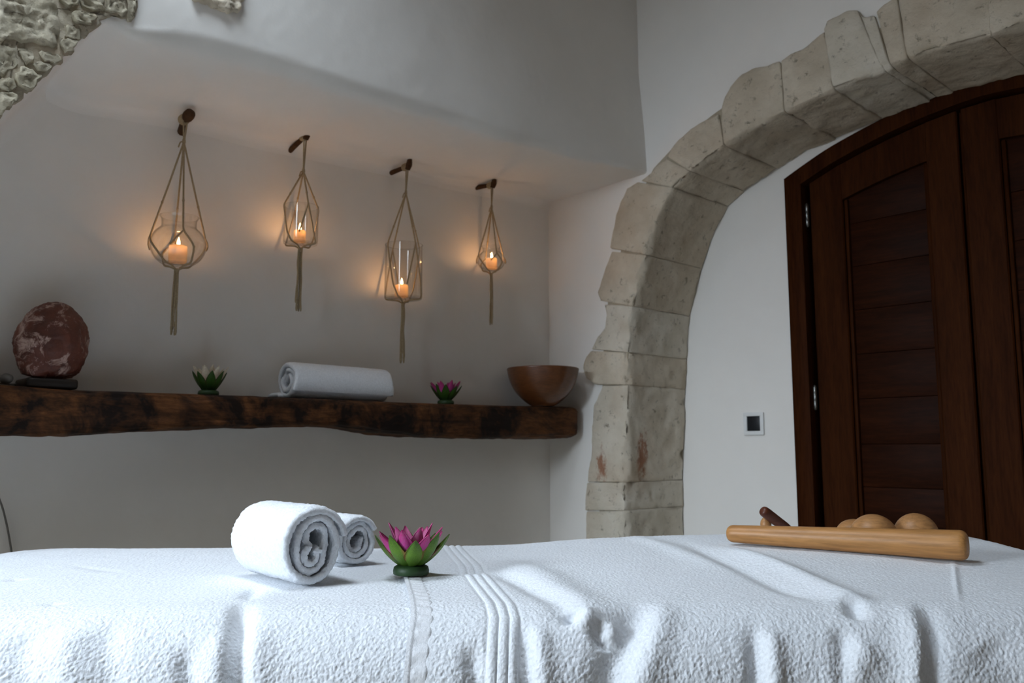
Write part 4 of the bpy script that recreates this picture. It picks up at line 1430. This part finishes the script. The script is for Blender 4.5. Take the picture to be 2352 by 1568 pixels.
def lantern(label, kind, x, y0, y1, wpx, peg_px, knot_y, tail_y, cand, seed, n_cord=4, rot=0.3, clabel='', plabel='', peg_wall=None, peg_r=0.006):
    rr = random.Random(seed)
    s_, zb = on_v(x, y1, VJ)
    depth = np.linalg.norm((room(s_, VJ, zb) - CAM)[:2])
    P0 = room(s_, VJ, zb)
    Yd = P0[1]
    R = wpx / 2 / F * Yd
    zt = on_v(x, y0, VJ)[1]
    H = zt - zb
    t = thing('hanging_lantern', label, 'lantern', P0, RX, 'jar lanterns hanging in the niche')
    prof, outp = jar_profile(kind, R, H)
    obj('glass_jar', lathe(prof, 56), M['glass'], t)
    # measures relative to the jar's base
    _, zk = on_v(x, knot_y, VJ); zk -= zb
    _, ztail = on_v(x, tail_y, VJ); ztail -= zb
    sp, zp = on_v(peg_px[0], peg_px[1], VJ); zp -= zb
    dxp = -(sp - s_)
    rs = lambda z: float(np.interp(z, [p[1] for p in outp], [p[0] for p in outp]))
    kx = dxp * 0.55
    cr = 0.0026
    for k in range(n_cord):
        a = 2 * math.pi * (k + 0.5) / n_cord + rot
        zs = H * (0.60 if kind == 'globe' else 0.97)
        ra = rs(zs) + cr + 0.0005
        a2 = a + math.pi / n_cord * 0.55
        zm = H * (0.30 if kind == 'globe' else 0.22)
        rm_ = rs(zm) + cr + 0.0005
        ru = max(rs(z) for z in np.linspace(zs, H, 12)) + cr + 0.0005
        pts = [(kx, 0, zk), (kx * 0.55 + ru * 0.45 * math.cos(a), ru * 0.45 * math.sin(a), zk + (zs - zk) * 0.45)]
        pts += [((ra + 0.001) * math.cos(a), (ra + 0.001) * math.sin(a), zs)]
        for u in (0.35, 0.7, 1.0):
            zz = zs + (zm - zs) * u; aa = a + (a2 - a) * u
            r_ = rs(zz) + cr + 0.0008
            pts.append((r_ * math.cos(aa), r_ * math.sin(aa), zz))
        a3 = a2 + 0.25
        pts += [((rs(0.004) + cr) * math.cos(a3), (rs(0.004) + cr) * math.sin(a3), -0.0005), (R * 0.3 * math.cos(a3), R * 0.3 * math.sin(a3), -0.0035), (0.003 * math.cos(a3), 0.003 * math.sin(a3), -0.014)]
        cv = tube(taut(pts, 60), cr, 7)
        # little knots on the cord
        f = 0.66
        kp_ = np.array(pts[1]) * (1 - 0.4) + np.array(pts[2]) * 0.4
        kn = lathe([(1e-5, -0.0055), (0.0028, -0.003), (0.0036, 0), (0.0028, 0.003), (1e-5, 0.0055)], 10)
        km = (kn[0] + kp_, kn[1])
        k2 = (lathe([(1e-5, -0.004), (0.003, 0), (1e-5, 0.004)], 8)[0] + np.array(pts[5]), lathe([(1e-5, -0.004), (0.003, 0), (1e-5, 0.004)], 8)[1])
        obj('cord', merge(cv, km, k2), M['rope'], t)
        # the crossing cord of the net
        a4 = a - math.pi / n_cord * 0.55
        pts2 = [np.array(pts[2])]
        for u in (0.35, 0.7, 1.0):
            zz = zs + (zm - zs) * u; aa = a + (a4 - a) * u
            r_ = rs(zz) + cr + 0.0008
            pts2.append(np.array((r_ * math.cos(aa), r_ * math.sin(aa), zz)))
        if kind == 'globe' or k % 2 == 0:
            obj('net_cord', tube(taut(pts2, 20), cr * 0.9, 6), M['rope'], t)
    # tassel: loose strands below the jar
    strands = []
    for k in range(7):
        a = rr.uniform(0, 6.28); r_ = rr.uniform(0.001, 0.0055)
        sp_ = rr.uniform(0.002, 0.008)
        pts = [(r_ * math.cos(a), r_ * math.sin(a), -0.012)]
        for u in (0.25, 0.5, 0.75, 1.0):
            w_ = r_ + sp_ * u * 0.6
            pts.append((w_ * math.cos(a) + rr.uniform(-.0016, .0016), w_ * math.sin(a) + rr.uniform(-.0016, .0016), -0.012 + (ztail + 0.012) * u * (1 if k < 3 else rr.uniform(0.86, 0.99))))
        strands.append(tube(spline(pts, 20), [0.0022] * 17 + [0.0026, 0.0032, 0.0018], 6))
    strands.append(lathe([(1e-5, -0.024), (0.0050, -0.021), (0.0064, -0.016), (0.0054, -0.011), (1e-5, -0.009)], 12))
    obj('tassel', merge(*strands), M['rope'], t)
    # loop from the knot up and over the peg
    lp = []
    for u in np.linspace(0, 1, 25):
        th_ = -0.35 * math.pi + (2.7 * math.pi - math.pi) * u
        lp.append((dxp + (peg_r + 0.0022) * math.cos(th_), 0.0015 * math.sin(u * 6), zp + (peg_r + 0.0022) * math.sin(th_)))
    coil = []
    for u in np.linspace(0, 1, 70):
        th_ = u * 8 * math.pi
        coil.append((dxp + (peg_r + 0.003) * math.cos(th_), -0.001 + 0.020 * u, zp + (peg_r + 0.003) * math.sin(th_)))
    l1 = [(kx + 0.001, 0.001, zk)] + lp + [(kx - 0.001, -0.001, zk)]
    knot = [lathe([(1e-5, -0.010), (0.0038, -0.007), (0.0050, -0.001), (0.0044, 0.006), (0.0026, 0.012), (1e-5, 0.013)], 12)]
    knot[0] = (knot[0][0] + np.array([kx, 0, zk]), knot[0][1])
    knot.append(tube(spline([(kx, 0, zk), (kx - 0.010, -0.003, zk - 0.004), (kx - 0.016, -0.004, zk - 0.020)], 10), 0.0019, 6))
    obj('hanging_loop', merge(tube(spline(l1, 60), 0.0024, 7), tube(coil, 0.0026, 7)), M['rope'], t)
    obj('knot', merge(*knot), M['rope'], t)
    # peg in the wall: shaft out of the plaster, with a stub of branch turned up at its tip
    pg = thing('wall_peg', plabel, 'peg', room(sp, 0, zp + zb - 0.0), RX, 'wooden pegs in the niche wall')
    wall_off = peg_wall if peg_wall is not None else (0, 0)
    sh = [(wall_off[0], 0.012, wall_off[1]), (wall_off[0] * 0.5, -0.04, wall_off[1] * 0.5), (0, -VJ, 0), (0.001, -VJ - 0.014, 0.003)]
    r0_ = peg_r
    obj('shaft', tube(spline(sh, 20), np.interp(np.linspace(0, 1, 20), [0, 0.5, 0.9, 1], [r0_ * 1.25, r0_ * 1.1, r0_, r0_ * 0.9]), 10), M['peg'], pg, True)
    br = [(0.0, -VJ - 0.002, -0.012), (0.001, -VJ - 0.010, 0.004), (0.002, -VJ - 0.012, 0.020), (0.005, -VJ - 0.013, 0.040)]
    if peg_r < 0.009:
        obj('stub', tube(spline(br, 12), np.interp(np.linspace(0, 1, 12), [0, 0.3, 0.6, 1], [0.0085, 0.0108, 0.0085, 0.0055]), 10), M['peg'], pg)
    else:
        obj('stub', tube(spline([(0.0, -VJ - 0.002, -0.004), (0.002, -VJ - 0.016, 0.004), (0.004, -VJ - 0.030, 0.012)], 10), [0.010, 0.0125, 0.014, 0.015, 0.0155, 0.0155, 0.015, 0.0145, 0.0135, 0.011], 14), M['peg'], pg)
    # candle
    cx, cy0, cy1, cw = cand
    sc_, zc0 = on_v(cx, cy1, VJ); zc1 = on_v(cx, cy0, VJ)[1]
    Rc = cw / 2 / F * Yd
    Hc = zc1 - zc0
    base_z = zb + 0.0065
    cd = thing('pillar_candle', clabel, 'candle', room(s_ + max(-0.3 * R, min(0.3 * R, sc_ - s_)), VJ, base_z), 0, 'lit candles in the hanging jars')
    Hc = max(Hc, 0.02)
    zf = Hc * 0.45                                       # floor of the hollow the flame has melted
    cp = [(1e-5, 0.0), (Rc * 0.95, 0.0), (Rc, 0.002), (Rc, Hc - 0.003), (Rc * 0.97, Hc - 0.0008), (Rc * 0.92, Hc), (Rc * 0.86, Hc - 0.001), (Rc * 0.80, Hc - 0.004), (Rc * 0.72, zf + 0.002), (Rc * 0.6, zf), (1e-5, zf)]
    obj('wax', lathe(cp, 30), M['wax'], cd)
    obj('wick', tube([(0, 0, zf - 0.001), (0.0003, 0, Hc - 0.004), (0.001, 0, Hc + 0.004)], 0.0008, 6), M['wick'], cd)
    fl = [(1e-5, 0.0), (0.0022, 0.002), (0.0040, 0.006), (0.0044, 0.010), (0.0034, 0.016), (0.0018, 0.022), (1e-5, 0.027)]
    obj('flame', lathe(spline([(r, 0, z) for r, z in fl], 20)[:, [0, 2]].clip(1e-5), 14), M['flame'], cd, True, (0.0005, 0, Hc - 0.002))
    ld = bpy.data.lights.new('candle_glow', 'POINT')
    ld.energy = CANDLE_W; ld.color = (1.0, 0.50, 0.20); ld.shadow_soft_size = 0.006
    lo = bpy.data.objects.new('candle_glow', ld); COL.objects.link(lo)
    lo.parent = cd; lo.location = (0, 0, Hc + 0.004)
    return t


CANDLE_W = 0.22
lantern('round glass jar lantern, the leftmost and largest, hung in four cords', 'globe', 407, 497, 608, 126, (426, 272), 322, 770, (408, 556, 594, 41), 1, 4, 0.57,
        'lit ivory candle inside the largest round jar at the left', 'thick dark peg stub holding the leftmost round lantern', (0.030, -0.006), 0.0095)
lantern('short cylindrical glass jar lantern, second from the left', 'cylinder', 690, 473, 561, 80, (701, 312), 392, 715, (688, 523, 549, 27), 2, 4, 0.64,
        'lit ivory candle inside the short cylindrical jar', 'dark forked peg holding the short cylindrical lantern', (0.0, -0.025), 0.0070)
lantern('tall cylindrical glass jar lantern hung lowest of the four', 'cylinder', 926, 562, 687, 88, (935, 382), 442, 834, (922, 646, 673, 31), 3, 4, 0.78,
        'lit ivory candle inside the tall cylindrical jar', 'dark forked peg holding the tall cylindrical lantern', (0.0, 0.0), 0.0070)
lantern('smallest round glass jar lantern, nearest to the stone arch', 'globe', 1128, 566, 621, 65, (1130, 424), 476, 746, (1129, 588, 611, 26), 4, 4, 0.48,
        'lit ivory candle inside the smallest round jar', 'dark forked peg holding the smallest lantern', (0.0, 0.01), 0.0070)
